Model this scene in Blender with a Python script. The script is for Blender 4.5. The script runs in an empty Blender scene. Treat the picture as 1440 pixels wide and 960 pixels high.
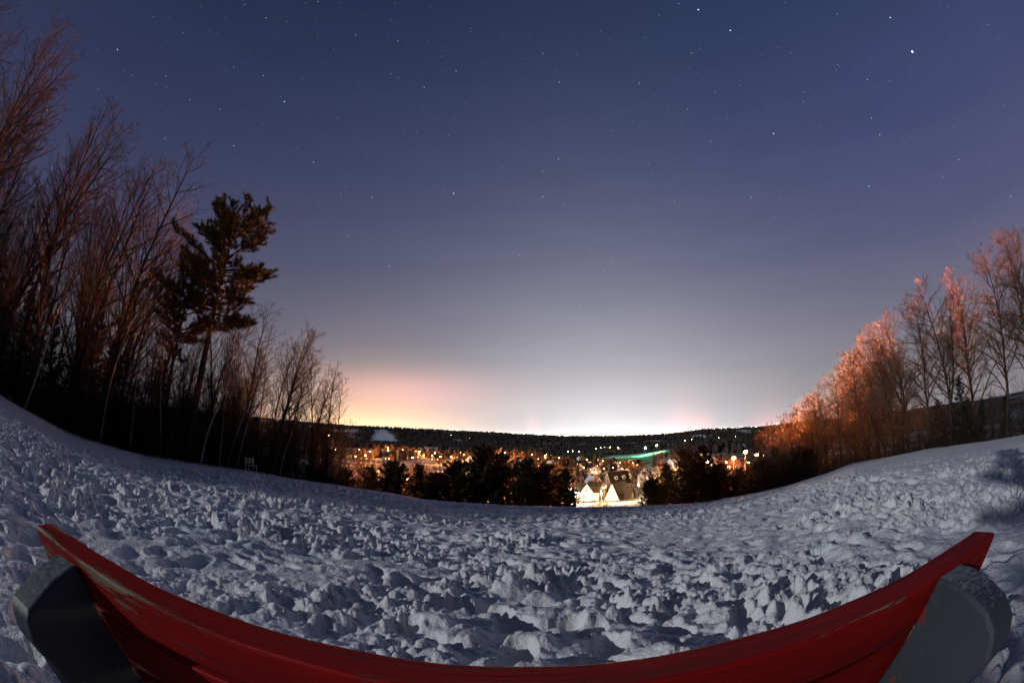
import bpy, math, random, time
_T0 = time.time()
import numpy as np
from mathutils import Vector, Matrix

random.seed(7)
rng = np.random.default_rng(7)
PI = math.pi
sc = bpy.context.scene
COL = sc.collection

# ------------------------------------------------------------------ camera geometry
ZC = 1.05                                   # lens height above the snow under the bench
LENS = 16.0
PITCH = 2 * math.asin(132 / 1280)
F = 640.0


def ray(x, y):
    """Azimuth (rad, clockwise from straight ahead) and elevation of a spot of the photograph."""
    dx, dy = x - 720, y - 480
    r = math.hypot(dx, dy)
    th = 2 * math.asin(r / (2 * F)) if r else 0
    s = math.sin(th) / r if r else 0
    X, D, Fw = dx * s, dy * s, math.cos(th)
    f = Fw * math.cos(PITCH) + D * math.sin(PITCH)
    d = D * math.cos(PITCH) - Fw * math.sin(PITCH)
    return math.atan2(X, f), math.asin(-d)


# ------------------------------------------------------------------ naming helpers
def tag(o, label=None, cat=None, group=None, kind=None):
    if label: o['label'] = label
    if cat: o['category'] = cat
    if group: o['group'] = group
    if kind: o['kind'] = kind
    return o


def empty(name, loc, rz=0.0, label=None, cat=None, group=None):
    o = bpy.data.objects.new(name, None)
    o.empty_display_size = 0.2
    COL.objects.link(o)
    o.location = loc
    o.rotation_euler = (0, 0, rz)
    return tag(o, label, cat, group)


def link_mesh(name, me, parent=None):
    o = bpy.data.objects.new(name, me)
    COL.objects.link(o)
    if parent is not None: o.parent = parent
    return o


def children(o):
    return [c for c in bpy.data.objects if c.parent == o]


KIDS = {}


def copy_tree(root, kids=None):
    c = root.copy()
    COL.objects.link(c)
    for ch in (kids if kids is not None else children(root)):
        d = ch.copy()
        COL.objects.link(d)
        d.parent = c
        for g in children(ch) if kids is None else ():
            e = g.copy(); COL.objects.link(e); e.parent = d
    return c


ORD = ('first second third fourth fifth sixth seventh eighth ninth tenth eleventh twelfth thirteenth fourteenth fifteenth '
       'sixteenth seventeenth eighteenth nineteenth twentieth twenty-first twenty-second twenty-third').split()


# ------------------------------------------------------------------ mesh helpers
def np_mesh(name, V, faces, mats=(), smooth=False, mat_idx=None):
    """V (n,3); faces a list of arrays, each (m,k)."""
    me = bpy.data.meshes.new(name)
    V = np.asarray(V, dtype=np.float32)
    me.vertices.add(len(V))
    me.vertices.foreach_set('co', V.ravel())
    loops = np.concatenate([np.asarray(f, dtype=np.int32).ravel() for f in faces])
    tot = np.concatenate([np.full(len(f), np.asarray(f).shape[1], dtype=np.int32) for f in faces])
    start = np.concatenate([[0], np.cumsum(tot)[:-1]]).astype(np.int32)
    me.loops.add(len(loops))
    me.loops.foreach_set('vertex_index', loops)
    me.polygons.add(len(tot))
    me.polygons.foreach_set('loop_start', start)
    me.polygons.foreach_set('loop_total', tot)
    if mat_idx is not None:
        me.polygons.foreach_set('material_index', np.asarray(mat_idx, dtype=np.int32))
    if smooth:
        me.polygons.foreach_set('use_smooth', np.ones(len(tot), dtype=bool))
    for m in mats: me.materials.append(m)
    me.update(calc_edges=True)
    me.validate()
    return me


class MB:
    """Collects boxes, prisms, tubes in one mesh."""
    def __init__(s):
        s.V, s.Fc, s.M = [], [], []
        s.m = 0

    def face(s, pts):
        n = len(s.V); s.V += [tuple(p) for p in pts]
        s.Fc.append(tuple(range(n, n + len(pts)))); s.M.append(s.m)

    def box(s, cx, cy, cz, sx, sy, sz, rz=0.0, rx=0.0):
        n = len(s.V)
        c, q = math.cos(rz), math.sin(rz)
        cr, sr = math.cos(rx), math.sin(rx)
        for dz in (-.5, .5):
            for dx, dy in ((-.5, -.5), (.5, -.5), (.5, .5), (-.5, .5)):
                x, y, z = dx * sx, dy * sy, dz * sz
                y, z = y * cr - z * sr, y * sr + z * cr
                s.V.append((cx + x * c - y * q, cy + x * q + y * c, cz + z))
        for f in ((3, 2, 1, 0), (4, 5, 6, 7), (0, 1, 5, 4), (1, 2, 6, 5), (2, 3, 7, 6), (3, 0, 4, 7)):
            s.Fc.append(tuple(n + i for i in f)); s.M.append(s.m)
        return s

    def prism(s, prof, x0, x1):
        """Profile of (y, z) extruded along x."""
        n, k = len(s.V), len(prof)
        for x in (x0, x1): s.V += [(x, p[0], p[1]) for p in prof]
        s.Fc.append(tuple(n + i for i in range(k))[::-1]); s.M.append(s.m)
        s.Fc.append(tuple(n + k + i for i in range(k))); s.M.append(s.m)
        for i in range(k):
            j = (i + 1) % k
            s.Fc.append((n + i, n + j, n + k + j, n + k + i)); s.M.append(s.m)
        return s

    def tube(s, pts, rad, sides=8, cap=True):
        n0 = len(s.V)
        pts = [Vector(p) for p in pts]
        if not hasattr(rad, '__len__'): rad = [rad] * len(pts)
        for i, p in enumerate(pts):
            d = (pts[min(i + 1, len(pts) - 1)] - pts[max(i - 1, 0)]).normalized()
            a = d.orthogonal().normalized(); b = d.cross(a)
            for k in range(sides):
                t = 2 * PI * k / sides
                s.V.append(tuple(p + (a * math.cos(t) + b * math.sin(t)) * rad[i]))
        for i in range(len(pts) - 1):
            for k in range(sides):
                k2 = (k + 1) % sides
                s.Fc.append((n0 + i * sides + k, n0 + i * sides + k2, n0 + (i + 1) * sides + k2, n0 + (i + 1) * sides + k)); s.M.append(s.m)
        if cap:
            s.Fc.append(tuple(n0 + k for k in range(sides))[::-1]); s.M.append(s.m)
            e = n0 + (len(pts) - 1) * sides
            s.Fc.append(tuple(e + k for k in range(sides))); s.M.append(s.m)
        return s

    def ball(s, c, r, nu=10, nv=6, sq=1.0):
        n0 = len(s.V)
        for j in range(nv + 1):
            v = PI * j / nv
            for i in range(nu):
                u = 2 * PI * i / nu
                s.V.append((c[0] + r * math.sin(v) * math.cos(u), c[1] + r * math.sin(v) * math.sin(u), c[2] + r * sq * math.cos(v)))
        for j in range(nv):
            for i in range(nu):
                i2 = (i + 1) % nu
                s.Fc.append((n0 + j * nu + i, n0 + (j + 1) * nu + i, n0 + (j + 1) * nu + i2, n0 + j * nu + i2)); s.M.append(s.m)
        return s

    def build(s, name, mats, parent=None, bevel=0.0, smooth=False, seg=2):
        me = bpy.data.meshes.new(name)
        me.from_pydata(s.V, [], s.Fc)
        for m in (mats if isinstance(mats, (list, tuple)) else [mats]): me.materials.append(m)
        for p, mi in zip(me.polygons, s.M):
            p.material_index = mi
            p.use_smooth = smooth
        me.update()
        o = link_mesh(name, me, parent)
        if bevel:
            b = o.modifiers.new('bevel', 'BEVEL'); b.width = bevel; b.segments = seg; b.limit_method = 'ANGLE'
        return o


# ------------------------------------------------------------------ noise (numpy)
def hash2(ix, iy, s):
    h = (ix.astype(np.int64) * 374761393 + iy.astype(np.int64) * 668265263 + s * 974634777) & 0xFFFFFFFF
    h = ((h ^ (h >> 13)) * 1274126177) & 0xFFFFFFFF
    h = (h ^ (h >> 16))
    h = (h * 2246822519) & 0xFFFFFFFF
    h = h ^ (h >> 15)
    return (h & 0xFFFFFF).astype(np.float64) / float(0xFFFFFF)


def vnoise(x, y, s=0):
    ix, iy = np.floor(x).astype(np.int64), np.floor(y).astype(np.int64)
    fx, fy = x - ix, y - iy
    fx, fy = fx * fx * fx * (fx * (fx * 6 - 15) + 10), fy * fy * fy * (fy * (fy * 6 - 15) + 10)
    a, b = hash2(ix, iy, s), hash2(ix + 1, iy, s)
    c, d = hash2(ix, iy + 1, s), hash2(ix + 1, iy + 1, s)
    return (a + (b - a) * fx) * (1 - fy) + (c + (d - c) * fx) * fy


def fbm(x, y, s=0, o=4):
    t, a, n = 0.0, 1.0, 0.0
    for i in range(o):
        t = t + a * (vnoise(x * 2 ** i + 13.7 * i, y * 2 ** i - 7.1 * i, s + i) - .5)
        n += a; a *= .5
    return t / n * 2


def sstep(a, b, x):
    t = np.clip((x - a) / (b - a), 0, 1)
    return t * t * (3 - 2 * t)


def stamps(x, y, cell, s, prob, rmin, rmax, elong, sharp, root=1.0):
    """Max over scattered elliptical domes, 0..1 each."""
    ix, iy = np.floor(x / cell).astype(np.int64), np.floor(y / cell).astype(np.int64)
    out = np.zeros_like(x)
    for dx in (-1, 0, 1):
        for dy in (-1, 0, 1):
            jx, jy = ix + dx, iy + dy
            px = (jx + hash2(jx, jy, s)) * cell
            py = (jy + hash2(jx, jy, s + 1)) * cell
            on = hash2(jx, jy, s + 2) < prob
            r = rmin + (rmax - rmin) * hash2(jx, jy, s + 3)
            a = hash2(jx, jy, s + 4) * PI
            h = .45 + .55 * hash2(jx, jy, s + 5)
            ca, sa = np.cos(a), np.sin(a)
            ux, uy = x - px, y - py
            u, v = (ux * ca + uy * sa) / elong, (-ux * sa + uy * ca) * elong
            d = np.sqrt(u * u + v * v) / r
            out = np.maximum(out, np.where(on, h * np.clip(1 - d ** sharp, 0, 1) ** root, 0))
    return out


# ------------------------------------------------------------------ terrain
AZ_E = np.radians([-180, -120, -95, -68, -57.5, -47.6, -33.4, -21.5, -10.7, 0, 16, 25, 34.3, 43.7, 53.5, 68, 95, 180])
EL_E = np.array([0, 0.5, 0.8, -1.2, -3.9, -5.2, -5.8, -6.9, -8.3, -9.0, -9.3, -9.1, -7.8, -5.8, -5.2, -5.4, -3.0, 0])
R_E = np.array([60, 45, 24, 25, 25, 26, 30, 35, 38, 38, 38, 38, 40, 42, 43, 42, 42, 60])


def edge(az):
    R = np.interp(az, AZ_E, R_E)
    el = np.interp(az, AZ_E, EL_E)
    return R, ZC + R * np.tan(np.radians(el))


VR = np.log([38, 60, 80, 100, 130, 160, 200, 260, 400, 800, 1500, 2200])
VZ = np.array([-5, -11, -14.6, -17.0, -20.2, -24.0, -28.0, -32, -37.5, -46, -53, -46])
VZ2 = np.array([-5, -11, -14.2, -16.5, -18.5, -19.6, -20.8, -22.4, -25, -30.5, -39, -44])   # the higher ground either side
RIDGE_AZ = np.radians([-180, -90, -40, -22, -15, -6, 0, 6, 12, 20, 24, 31, 36, 45, 90, 180])
RIDGE_EL = np.array([-.5, .5, .7, .5, .5, .3, .05, -.3, -.45, -.5, -.25, -.45, -.3, -.6, -1.0, -.5])


def base_z(x, y):
    r = np.hypot(x, y) + 1e-6
    az = np.arctan2(x, y)
    R, ze = edge(az)
    t = r / R
    zin = ze * np.minimum(t, 1) ** 1.12
    lr = np.log(np.maximum(r, 38))
    wv = np.exp(-((az - math.radians(10.5)) / math.radians(8.5)) ** 4)
    v = np.interp(lr, VR, VZ) * wv + np.interp(lr, VR, VZ2) * (1 - wv)
    rz = ZC + 2900 * np.tan(np.radians(np.interp(az, RIDGE_AZ, RIDGE_EL)))
    k = sstep(2100, 2900, r)
    v = v + (rz - (-46)) * k
    v = v - 160 * sstep(2950, 6500, r)
    hn = fbm(x / 420, y / 420, 31, 3) * 9 * sstep(500, 1800, r) * (1 - .7 * sstep(2600, 2900, r))
    v = v + hn + fbm(x / 60, y / 60, 37, 3) * 1.2 * sstep(120, 300, r)
    lR = np.log(np.maximum(R, 38))
    vR = np.interp(lR, VR, VZ) * wv + np.interp(lR, VR, VZ2) * (1 - wv)
    zc = v + (ze - vR) * np.exp(-np.maximum(r - R, 0) / 14)
    slope = np.where(az > 0, .24, .03 + .15 * sstep(math.radians(-100), math.radians(-60), az))
    d_ = np.maximum(r - R, 0)
    zs = ze - slope * np.minimum(d_, 60) * sstep(-4, 14, d_) - 3.6 * sstep(1.0, 13, d_) * sstep(math.radians(30), math.radians(36), az)
    ws = sstep(R + 25, R + 260, r)
    zs = zs * (1 - ws) + v * ws
    wc = sstep(math.radians(-34), math.radians(-20), az) * sstep(math.radians(44), math.radians(33), az)
    zo = zs * (1 - wc) + zc * wc
    return np.where(t <= 1, zin, zo)


def gz(x, y):
    return float(base_z(np.array([float(x)]), np.array([float(y)]))[0])


def snow_detail(x, y):
    r = np.hypot(x, y)
    az = np.arctan2(x, y)
    R, _ = edge(az)
    t = r / R
    # where people have walked: everywhere but a band along the woods and some slid-smooth strips
    lo = fbm(x / 6.5 + 3, y / 6.5, 3, 3)
    left = sstep(math.radians(-28), math.radians(-50), az)
    right = sstep(math.radians(26), math.radians(44), az)
    lim = .95 - .33 * left - .46 * right
    m = sstep(lim + .14, lim - .1, t + lo * .12)
    m = m * (1 - .4 * sstep(.34, .5, fbm(x / 3.1 + 40, y / 3.8, 11, 2)))
    m = m * (1 - .8 * sstep(math.radians(-62), math.radians(-76), az) * sstep(6, 9, r))
    wx = x + .055 * fbm(x / .24, y / .24, 61, 3)
    wy = y + .055 * fbm(x / .24 + 9, y / .24, 67, 3)
    z = .07 * fbm(x / 2.6, y / 2.6, 5, 3)
    sel = np.where(m > .02)[0]
    xs, ys, ax, ay, ms, rs = x[sel], y[sel], wx[sel], wy[sel], m[sel], r[sel]
    pit = stamps(ax, ay, .36, 101, .80, .10, .19, 1.3, 3.0)
    heap = stamps(ax, ay, .41, 151, .62, .13, .23, 1.2, 2.0)
    lump = stamps(ax, ay, .17, 201, .66, .04, .092, 1.12, 2.0, .6)
    sm = stamps(xs + .02 * fbm(xs / .09, ys / .09, 71, 2), ys, .080, 301, .68, .020, .044, 1.1, 2.0, .55)
    near = sstep(19, 7, rs)
    rough = .25 + .75 * sstep(-.25, .25, fbm(xs / 1.1, ys / 1.1, 29, 2))
    dz = -.13 * pit + .082 * heap * (1 - .5 * pit) + .080 * lump * rough + .042 * sm * rough * (.4 + .6 * near)
    q = np.where(rs < 8)[0]
    tiny = stamps(xs[q], ys[q], .044, 401, .6, .011, .024, 1.1, 2.0, .55)
    dz[q] += sstep(8, 4, rs[q]) * .017 * tiny * rough[q]
    dz += .018 * fbm(xs / .2, ys / .2, 19, 3)
    dz *= .62 + .85 * sstep(-.35, .4, fbm(xs / 1.9 + 5, ys / 1.9, 43, 3))
    z[sel] += ms * dz
    z = z + (.006 + .008 * m) * fbm(x / .5, y / .9, 23, 3)
    # a trodden hollow round the bench itself
    z = z - .05 * sstep(1.6, .9, np.hypot(x, y - .35))
    return z


# ------------------------------------------------------------------ materials
MATS = {}


def nodes_of(m):
    m.use_nodes = True
    nt = m.node_tree
    return nt, nt.nodes, nt.links, next(n for n in nt.nodes if n.type == 'BSDF_PRINCIPLED')


def mat(name, c1, c2=None, scale=3.0, rough=.8, stretch=(1, 1, 1), bump=0.0, bscale=None, detail=5, ramp=(.35, .65), spec=.3, coord='Object', metal=0):
    m = bpy.data.materials.new(name)
    nt, N, L, b = nodes_of(m)
    b.inputs['Roughness'].default_value = rough
    b.inputs['Specular IOR Level'].default_value = spec
    b.inputs['Metallic'].default_value = metal
    tc = N.new('ShaderNodeTexCoord'); mp = N.new('ShaderNodeMapping'); mp.inputs['Scale'].default_value = stretch
    L.new(tc.outputs[coord], mp.inputs['Vector'])
    if c2 is None: c2 = tuple(v * .7 for v in c1)
    nz = N.new('ShaderNodeTexNoise'); nz.inputs['Scale'].default_value = scale; nz.inputs['Detail'].default_value = detail
    L.new(mp.outputs['Vector'], nz.inputs['Vector'])
    rp = N.new('ShaderNodeValToRGB')
    rp.color_ramp.elements[0].position = ramp[0]; rp.color_ramp.elements[0].color = (*c1, 1)
    rp.color_ramp.elements[1].position = ramp[1]; rp.color_ramp.elements[1].color = (*c2, 1)
    L.new(nz.outputs['Fac'], rp.inputs['Fac']); L.new(rp.outputs['Color'], b.inputs['Base Color'])
    if bump:
        nb = N.new('ShaderNodeTexNoise'); nb.inputs['Scale'].default_value = bscale or scale * 4; nb.inputs['Detail'].default_value = 6
        L.new(mp.outputs['Vector'], nb.inputs['Vector'])
        bp = N.new('ShaderNodeBump'); bp.inputs['Strength'].default_value = 1.0; bp.inputs['Distance'].default_value = bump
        L.new(nb.outputs['Fac'], bp.inputs['Height']); L.new(bp.outputs['Normal'], b.inputs['Normal'])
    MATS[name] = m
    return m


def emit(name, col, strength):
    m = bpy.data.materials.new(name)
    m.use_nodes = True
    nt = m.node_tree; N, L = nt.nodes, nt.links
    for n in list(N):
        if n.type == 'BSDF_PRINCIPLED': N.remove(n)
    e = N.new('ShaderNodeEmission'); e.inputs['Color'].default_value = (*col, 1); e.inputs['Strength'].default_value = strength
    L.new(e.outputs[0], next(n for n in N if n.type == 'OUTPUT_MATERIAL').inputs['Surface'])
    MATS[name] = m
    return m


def snow_material():
    m = bpy.data.materials.new('trampled snow')
    nt, N, L, b = nodes_of(m)
    b.inputs['Roughness'].default_value = .75
    b.inputs['Specular IOR Level'].default_value = .25
    geo = N.new('ShaderNodeNewGeometry')
    n1 = N.new('ShaderNodeTexNoise'); n1.inputs['Scale'].default_value = 9; n1.inputs['Detail'].default_value = 7; n1.inputs['Roughness'].default_value = .65
    n2 = N.new('ShaderNodeTexNoise'); n2.inputs['Scale'].default_value = 70; n2.inputs['Detail'].default_value = 4
    n3 = N.new('ShaderNodeTexNoise'); n3.inputs['Scale'].default_value = .35; n3.inputs['Detail'].default_value = 4
    for n in (n1, n2, n3): L.new(geo.outputs['Position'], n.inputs['Vector'])
    rp = N.new('ShaderNodeValToRGB')
    rp.color_ramp.elements[0].position = .3; rp.color_ramp.elements[0].color = (.74, .76, .80, 1)
    rp.color_ramp.elements[1].position = .62; rp.color_ramp.elements[1].color = (.86, .86, .86, 1)
    L.new(n3.outputs['Fac'], rp.inputs['Fac']); L.new(rp.outputs['Color'], b.inputs['Base Color'])
    b1 = N.new('ShaderNodeBump'); b1.inputs['Distance'].default_value = .035; b1.inputs['Strength'].default_value = 1
    b2 = N.new('ShaderNodeBump'); b2.inputs['Distance'].default_value = .006; b2.inputs['Strength'].default_value = 1
    L.new(n1.outputs['Fac'], b1.inputs['Height']); L.new(n2.outputs['Fac'], b2.inputs['Height'])
    n4 = N.new('ShaderNodeTexNoise'); n4.inputs['Scale'].default_value = 27; n4.inputs['Detail'].default_value = 5; n4.inputs['Roughness'].default_value = .6
    L.new(geo.outputs['Position'], n4.inputs['Vector'])
    b3 = N.new('ShaderNodeBump'); b3.inputs['Distance'].default_value = .02; b3.inputs['Strength'].default_value = 1
    L.new(n4.outputs['Fac'], b3.inputs['Height'])
    L.new(b1.outputs['Normal'], b3.inputs['Normal']); L.new(b3.outputs['Normal'], b2.inputs['Normal']); L.new(b2.outputs['Normal'], b.inputs['Normal'])
    return m


def valley_material():
    m = bpy.data.materials.new('wooded valley floor with snowy fields')
    nt, N, L, b = nodes_of(m)
    b.inputs['Roughness'].default_value = .9
    b.inputs['Specular IOR Level'].default_value = .1
    at = N.new('ShaderNodeAttribute'); at.attribute_name = 'snow'
    geo = N.new('ShaderNodeNewGeometry')
    n = N.new('ShaderNodeTexNoise'); n.inputs['Scale'].default_value = .09; n.inputs['Detail'].default_value = 8
    L.new(geo.outputs['Position'], n.inputs['Vector'])
    rp = N.new('ShaderNodeValToRGB')
    rp.color_ramp.elements[0].position = .35; rp.color_ramp.elements[0].color = (.022, .017, .014, 1)
    rp.color_ramp.elements[1].position = .7; rp.color_ramp.elements[1].color = (.075, .058, .048, 1)
    L.new(n.outputs['Fac'], rp.inputs['Fac'])
    mx = N.new('ShaderNodeMix'); mx.data_type = 'RGBA'
    L.new(at.outputs['Fac'], mx.inputs[0]); L.new(rp.outputs['Color'], mx.inputs[6]); mx.inputs[7].default_value = (.72, .73, .76, 1)
    L.new(mx.outputs[2], b.inputs['Base Color'])
    return m


def red_paint():
    m = bpy.data.materials.new('weathered red paint')
    nt, N, L, b = nodes_of(m)
    b.inputs['Roughness'].default_value = .6
    b.inputs['Specular IOR Level'].default_value = .15
    tc = N.new('ShaderNodeTexCoord')
    def noise(sc_, stretch, det=6, rgh=.6):
        mp = N.new('ShaderNodeMapping'); mp.inputs['Scale'].default_value = stretch
        L.new(tc.outputs['Object'], mp.inputs['Vector'])
        n = N.new('ShaderNodeTexNoise'); n.inputs['Scale'].default_value = sc_; n.inputs['Detail'].default_value = det; n.inputs['Roughness'].default_value = rgh
        L.new(mp.outputs['Vector'], n.inputs['Vector'])
        return n
    sep = N.new('ShaderNodeSeparateXYZ'); L.new(tc.outputs['Object'], sep.inputs[0])
    # more wear towards the weather end of the bench
    wr = N.new('ShaderNodeMapRange'); wr.inputs['From Min'].default_value = -.25; wr.inputs['From Max'].default_value = -.85
    wr.inputs['To Min'].default_value = -.035; wr.inputs['To Max'].default_value = .10
    L.new(sep.outputs['X'], wr.inputs['Value'])
    n1 = noise(17, (.15, 1.5, 1.5), 9, .72)
    add = N.new('ShaderNodeMath'); add.operation = 'ADD'; L.new(n1.outputs['Fac'], add.inputs[0]); L.new(wr.outputs[0], add.inputs[1])
    def M(op, a, b_=None, c=None):
        n = N.new('ShaderNodeMath'); n.operation = op
        for i, v in enumerate((a, b_, c)):
            if v is None: continue
            if isinstance(v, (int, float)): n.inputs[i].default_value = v
            else: L.new(v, n.inputs[i])
        return n.outputs[0]
    # paint has gone first along the arris of the top board
    ey = M('ADD', M('MULTIPLY_ADD', M('MULTIPLY', sep.outputs['X'], sep.outputs['X']), .042, .366 - .004 - .62), M('MULTIPLY', sep.outputs['X'], -.024))
    dist = M('ABSOLUTE', M('SUBTRACT', sep.outputs['Y'], ey))
    near_ = N.new('ShaderNodeMapRange'); near_.inputs['From Min'].default_value = .022; near_.inputs['From Max'].default_value = .001
    near_.inputs['To Max'].default_value = .075
    L.new(dist, near_.inputs['Value'])
    add2 = N.new('ShaderNodeMath'); add2.operation = 'ADD'; L.new(add.outputs[0], add2.inputs[0]); L.new(near_.outputs[0], add2.inputs[1])
    add = add2
    chip = N.new('ShaderNodeValToRGB')
    chip.color_ramp.elements[0].position = .615; chip.color_ramp.elements[0].color = (0, 0, 0, 1)
    chip.color_ramp.elements[1].position = .64; chip.color_ramp.elements[1].color = (1, 1, 1, 1)
    L.new(add.outputs[0], chip.inputs['Fac'])
    n2 = noise(5, (.5, 2, 2), 5)
    red = N.new('ShaderNodeValToRGB')
    red.color_ramp.elements[0].position = .3; red.color_ramp.elements[0].color = (.20, .004, .003, 1)
    red.color_ramp.elements[1].position = .7; red.color_ramp.elements[1].color = (.36, .007, .004, 1)
    L.new(n2.outputs['Fac'], red.inputs['Fac'])
    n3 = noise(60, (.05, 1, 1), 4)
    wood = N.new('ShaderNodeValToRGB')
    wood.color_ramp.elements[0].position = .3; wood.color_ramp.elements[0].color = (.16, .10, .065, 1)
    wood.color_ramp.elements[1].position = .7; wood.color_ramp.elements[1].color = (.32, .24, .17, 1)
    L.new(n3.outputs['Fac'], wood.inputs['Fac'])
    # long checks in the grain, where the paint has split and holds dirt
    n4 = noise(34, (.035, 1.2, 1.2), 7, .7)
    chk = N.new('ShaderNodeValToRGB')
    chk.color_ramp.elements[0].position = .36; chk.color_ramp.elements[0].color = (.30, .30, .30, 1)
    chk.color_ramp.elements[1].position = .46; chk.color_ramp.elements[1].color = (1, 1, 1, 1)
    L.new(n4.outputs['Fac'], chk.inputs['Fac'])
    rm = N.new('ShaderNodeMix'); rm.data_type = 'RGBA'; rm.blend_type = 'MULTIPLY'; rm.inputs[0].default_value = 1
    L.new(red.outputs['Color'], rm.inputs[6]); L.new(chk.outputs['Color'], rm.inputs[7])
    mx = N.new('ShaderNodeMix'); mx.data_type = 'RGBA'
    L.new(chip.outputs['Color'], mx.inputs[0]); L.new(rm.outputs[2], mx.inputs[6]); L.new(wood.outputs['Color'], mx.inputs[7])
    L.new(mx.outputs[2], b.inputs['Base Color'])
    inv = N.new('ShaderNodeMath'); inv.operation = 'MULTIPLY_ADD'; inv.inputs[1].default_value = -.6; 
    L.new(chip.outputs['Color'], inv.inputs[0]); L.new(n3.outputs['Fac'], inv.inputs[2])
    hh_ = M('ADD', inv.outputs[0], M('MULTIPLY', chk.outputs['Color'], .5))
    bp = N.new('ShaderNodeBump'); bp.inputs['Distance'].default_value = .0025
    L.new(hh_, bp.inputs['Height']); L.new(bp.outputs['Normal'], b.inputs['Normal'])
    return m


def post_paint():
    m = bpy.data.materials.new('dark grey painted post with frost on top')
    nt, N, L, b = nodes_of(m)
    b.inputs['Roughness'].default_value = .6
    tc = N.new('ShaderNodeTexCoord')
    geo = N.new('ShaderNodeNewGeometry')
    sep = N.new('ShaderNodeSeparateXYZ'); L.new(geo.outputs['True Normal'], sep.inputs[0])
    def noise(sc_, det=6):
        n = N.new('ShaderNodeTexNoise'); n.inputs['Scale'].default_value = sc_; n.inputs['Detail'].default_value = det
        L.new(tc.outputs['Object'], n.inputs['Vector']); return n
    def ramp(n, a, ca, c, cc):
        r = N.new('ShaderNodeValToRGB'); r.color_ramp.elements[0].position = a; r.color_ramp.elements[0].color = (*ca, 1)
        r.color_ramp.elements[1].position = c; r.color_ramp.elements[1].color = (*cc, 1)
        L.new(n.outputs[0], r.inputs['Fac']); return r
    g = ramp(noise(4), .3, (.030, .037, .047), .7, (.048, .057, .070))
    red = ramp(noise(11, 3), .66, (0, 0, 0), .68, (1, 1, 1))
    mx = N.new('ShaderNodeMix'); mx.data_type = 'RGBA'
    L.new(red.outputs['Color'], mx.inputs[0]); L.new(g.outputs['Color'], mx.inputs[6]); mx.inputs[7].default_value = (.22, .02, .015, 1)
    sc1 = ramp(noise(38, 6), .70, (0, 0, 0), .73, (.7, .7, .7))
    mxs = N.new('ShaderNodeMix'); mxs.data_type = 'RGBA'
    L.new(sc1.outputs['Color'], mxs.inputs[0]); L.new(mx.outputs[2], mxs.inputs[6]); mxs.inputs[7].default_value = (.15, .15, .14, 1)
    mx = mxs
    fr = N.new('ShaderNodeMath'); fr.operation = 'MULTIPLY_ADD'; fr.inputs[1].default_value = .45
    n4 = noise(120, 5); L.new(n4.outputs['Fac'], fr.inputs[0]); L.new(sep.outputs['Z'], fr.inputs[2])
    frm = N.new('ShaderNodeMapRange'); frm.inputs['From Min'].default_value = 1.12; frm.inputs['From Max'].default_value = 1.3
    L.new(fr.outputs[0], frm.inputs['Value'])
    mul = N.new('ShaderNodeMath'); mul.operation = 'MULTIPLY'; mul.inputs[1].default_value = .5; L.new(frm.outputs[0], mul.inputs[0])
    m2 = N.new('ShaderNodeMix'); m2.data_type = 'RGBA'
    L.new(mul.outputs[0], m2.inputs[0]); L.new(mx.outputs[2], m2.inputs[6]); m2.inputs[7].default_value = (.45, .48, .46, 1)
    L.new(m2.outputs[2], b.inputs['Base Color'])
    bp = N.new('ShaderNodeBump'); bp.inputs['Distance'].default_value = .0012
    L.new(noise(60, 6).outputs['Fac'], bp.inputs['Height']); L.new(bp.outputs['Normal'], b.inputs['Normal'])
    return m


SNOW = snow_material()
VALLEY = valley_material()
RED = red_paint()
POST = post_paint()
bark_dark = mat('dark grey brown bark', (.030, .022, .018), (.075, .058, .048), 9, .9, (1, 1, .25), .012, 30)
bark_twig = mat('bare red brown twigs', (.048, .029, .022), (.10, .062, .046), 2, .85)
bark_grey = mat('grey bark', (.030, .025, .021), (.070, .058, .050), 8, .9, (1, 1, .25), .012, 30)
twig_grey = mat('bare grey twigs', (.075, .044, .030), (.14, .082, .054), 2, .85)
birch = mat('pale birch bark', (.42, .39, .36), (.10, .085, .075), 5, .7, (1, 1, 2.2), .004, 40, ramp=(.5, .72))
needle = mat('dark green pine needles', (.007, .009, .004), (.020, .022, .009), 1.3, .7)
needle_lit = mat('olive green white pine needles', (.030, .035, .012), (.085, .075, .026), 1.1, .7)
brush_m = mat('dry brown brush stems', (.018, .013, .010), (.045, .031, .023), 2, .9)
wood_m = mat('farther woods', (.022, .017, .014), (.062, .047, .037), .05, .95, coord='Object')
white_wall = mat('white clapboard', (.74, .72, .68), (.62, .60, .56), 2, .7, (1, 1, 6), .01, 20)
cream_wall = mat('cream clapboard', (.60, .48, .30), (.48, .38, .24), 2, .7, (1, 1, 6), .01, 20)
tan_wall = mat('tan stucco', (.42, .30, .17), (.33, .23, .13), 2, .8)
brown_wall = mat('brown timber wall', (.16, .09, .05), (.10, .055, .03), 2, .8)
red_wall = mat('dull red wall', (.30, .08, .05), (.22, .06, .04), 2, .8)
roof_dark = mat('dark shingle roof', (.016, .013, .011), (.034, .026, .021), 5, .9, (1, 4, 4), .02, 12)
roof_snow = mat('snow covered roof', (.78, .78, .80), (.62, .63, .66), .6, .8)
trim_white = mat('white trim', (.78, .77, .74), (.70, .69, .66), 2, .6)
pane_dark = mat('dark window glass', (.02, .02, .025), (.035, .035, .04), 2, .15, spec=.5)
metal_m = mat('dark lamp metal', (.05, .05, .05), (.08, .08, .08), 6, .5, metal=.4)
lit_win = emit('lit window', (1.0, .62, .28), 6.0)
lamp_amber = emit('amber lamp glow', (1.0, .50, .16), 130)
lamp_warm = emit('warm white lamp glow', (1.0, .74, .42), 150)
lamp_green = emit('green floodlight glow', (.06, 1.0, .36), 900)
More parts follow.
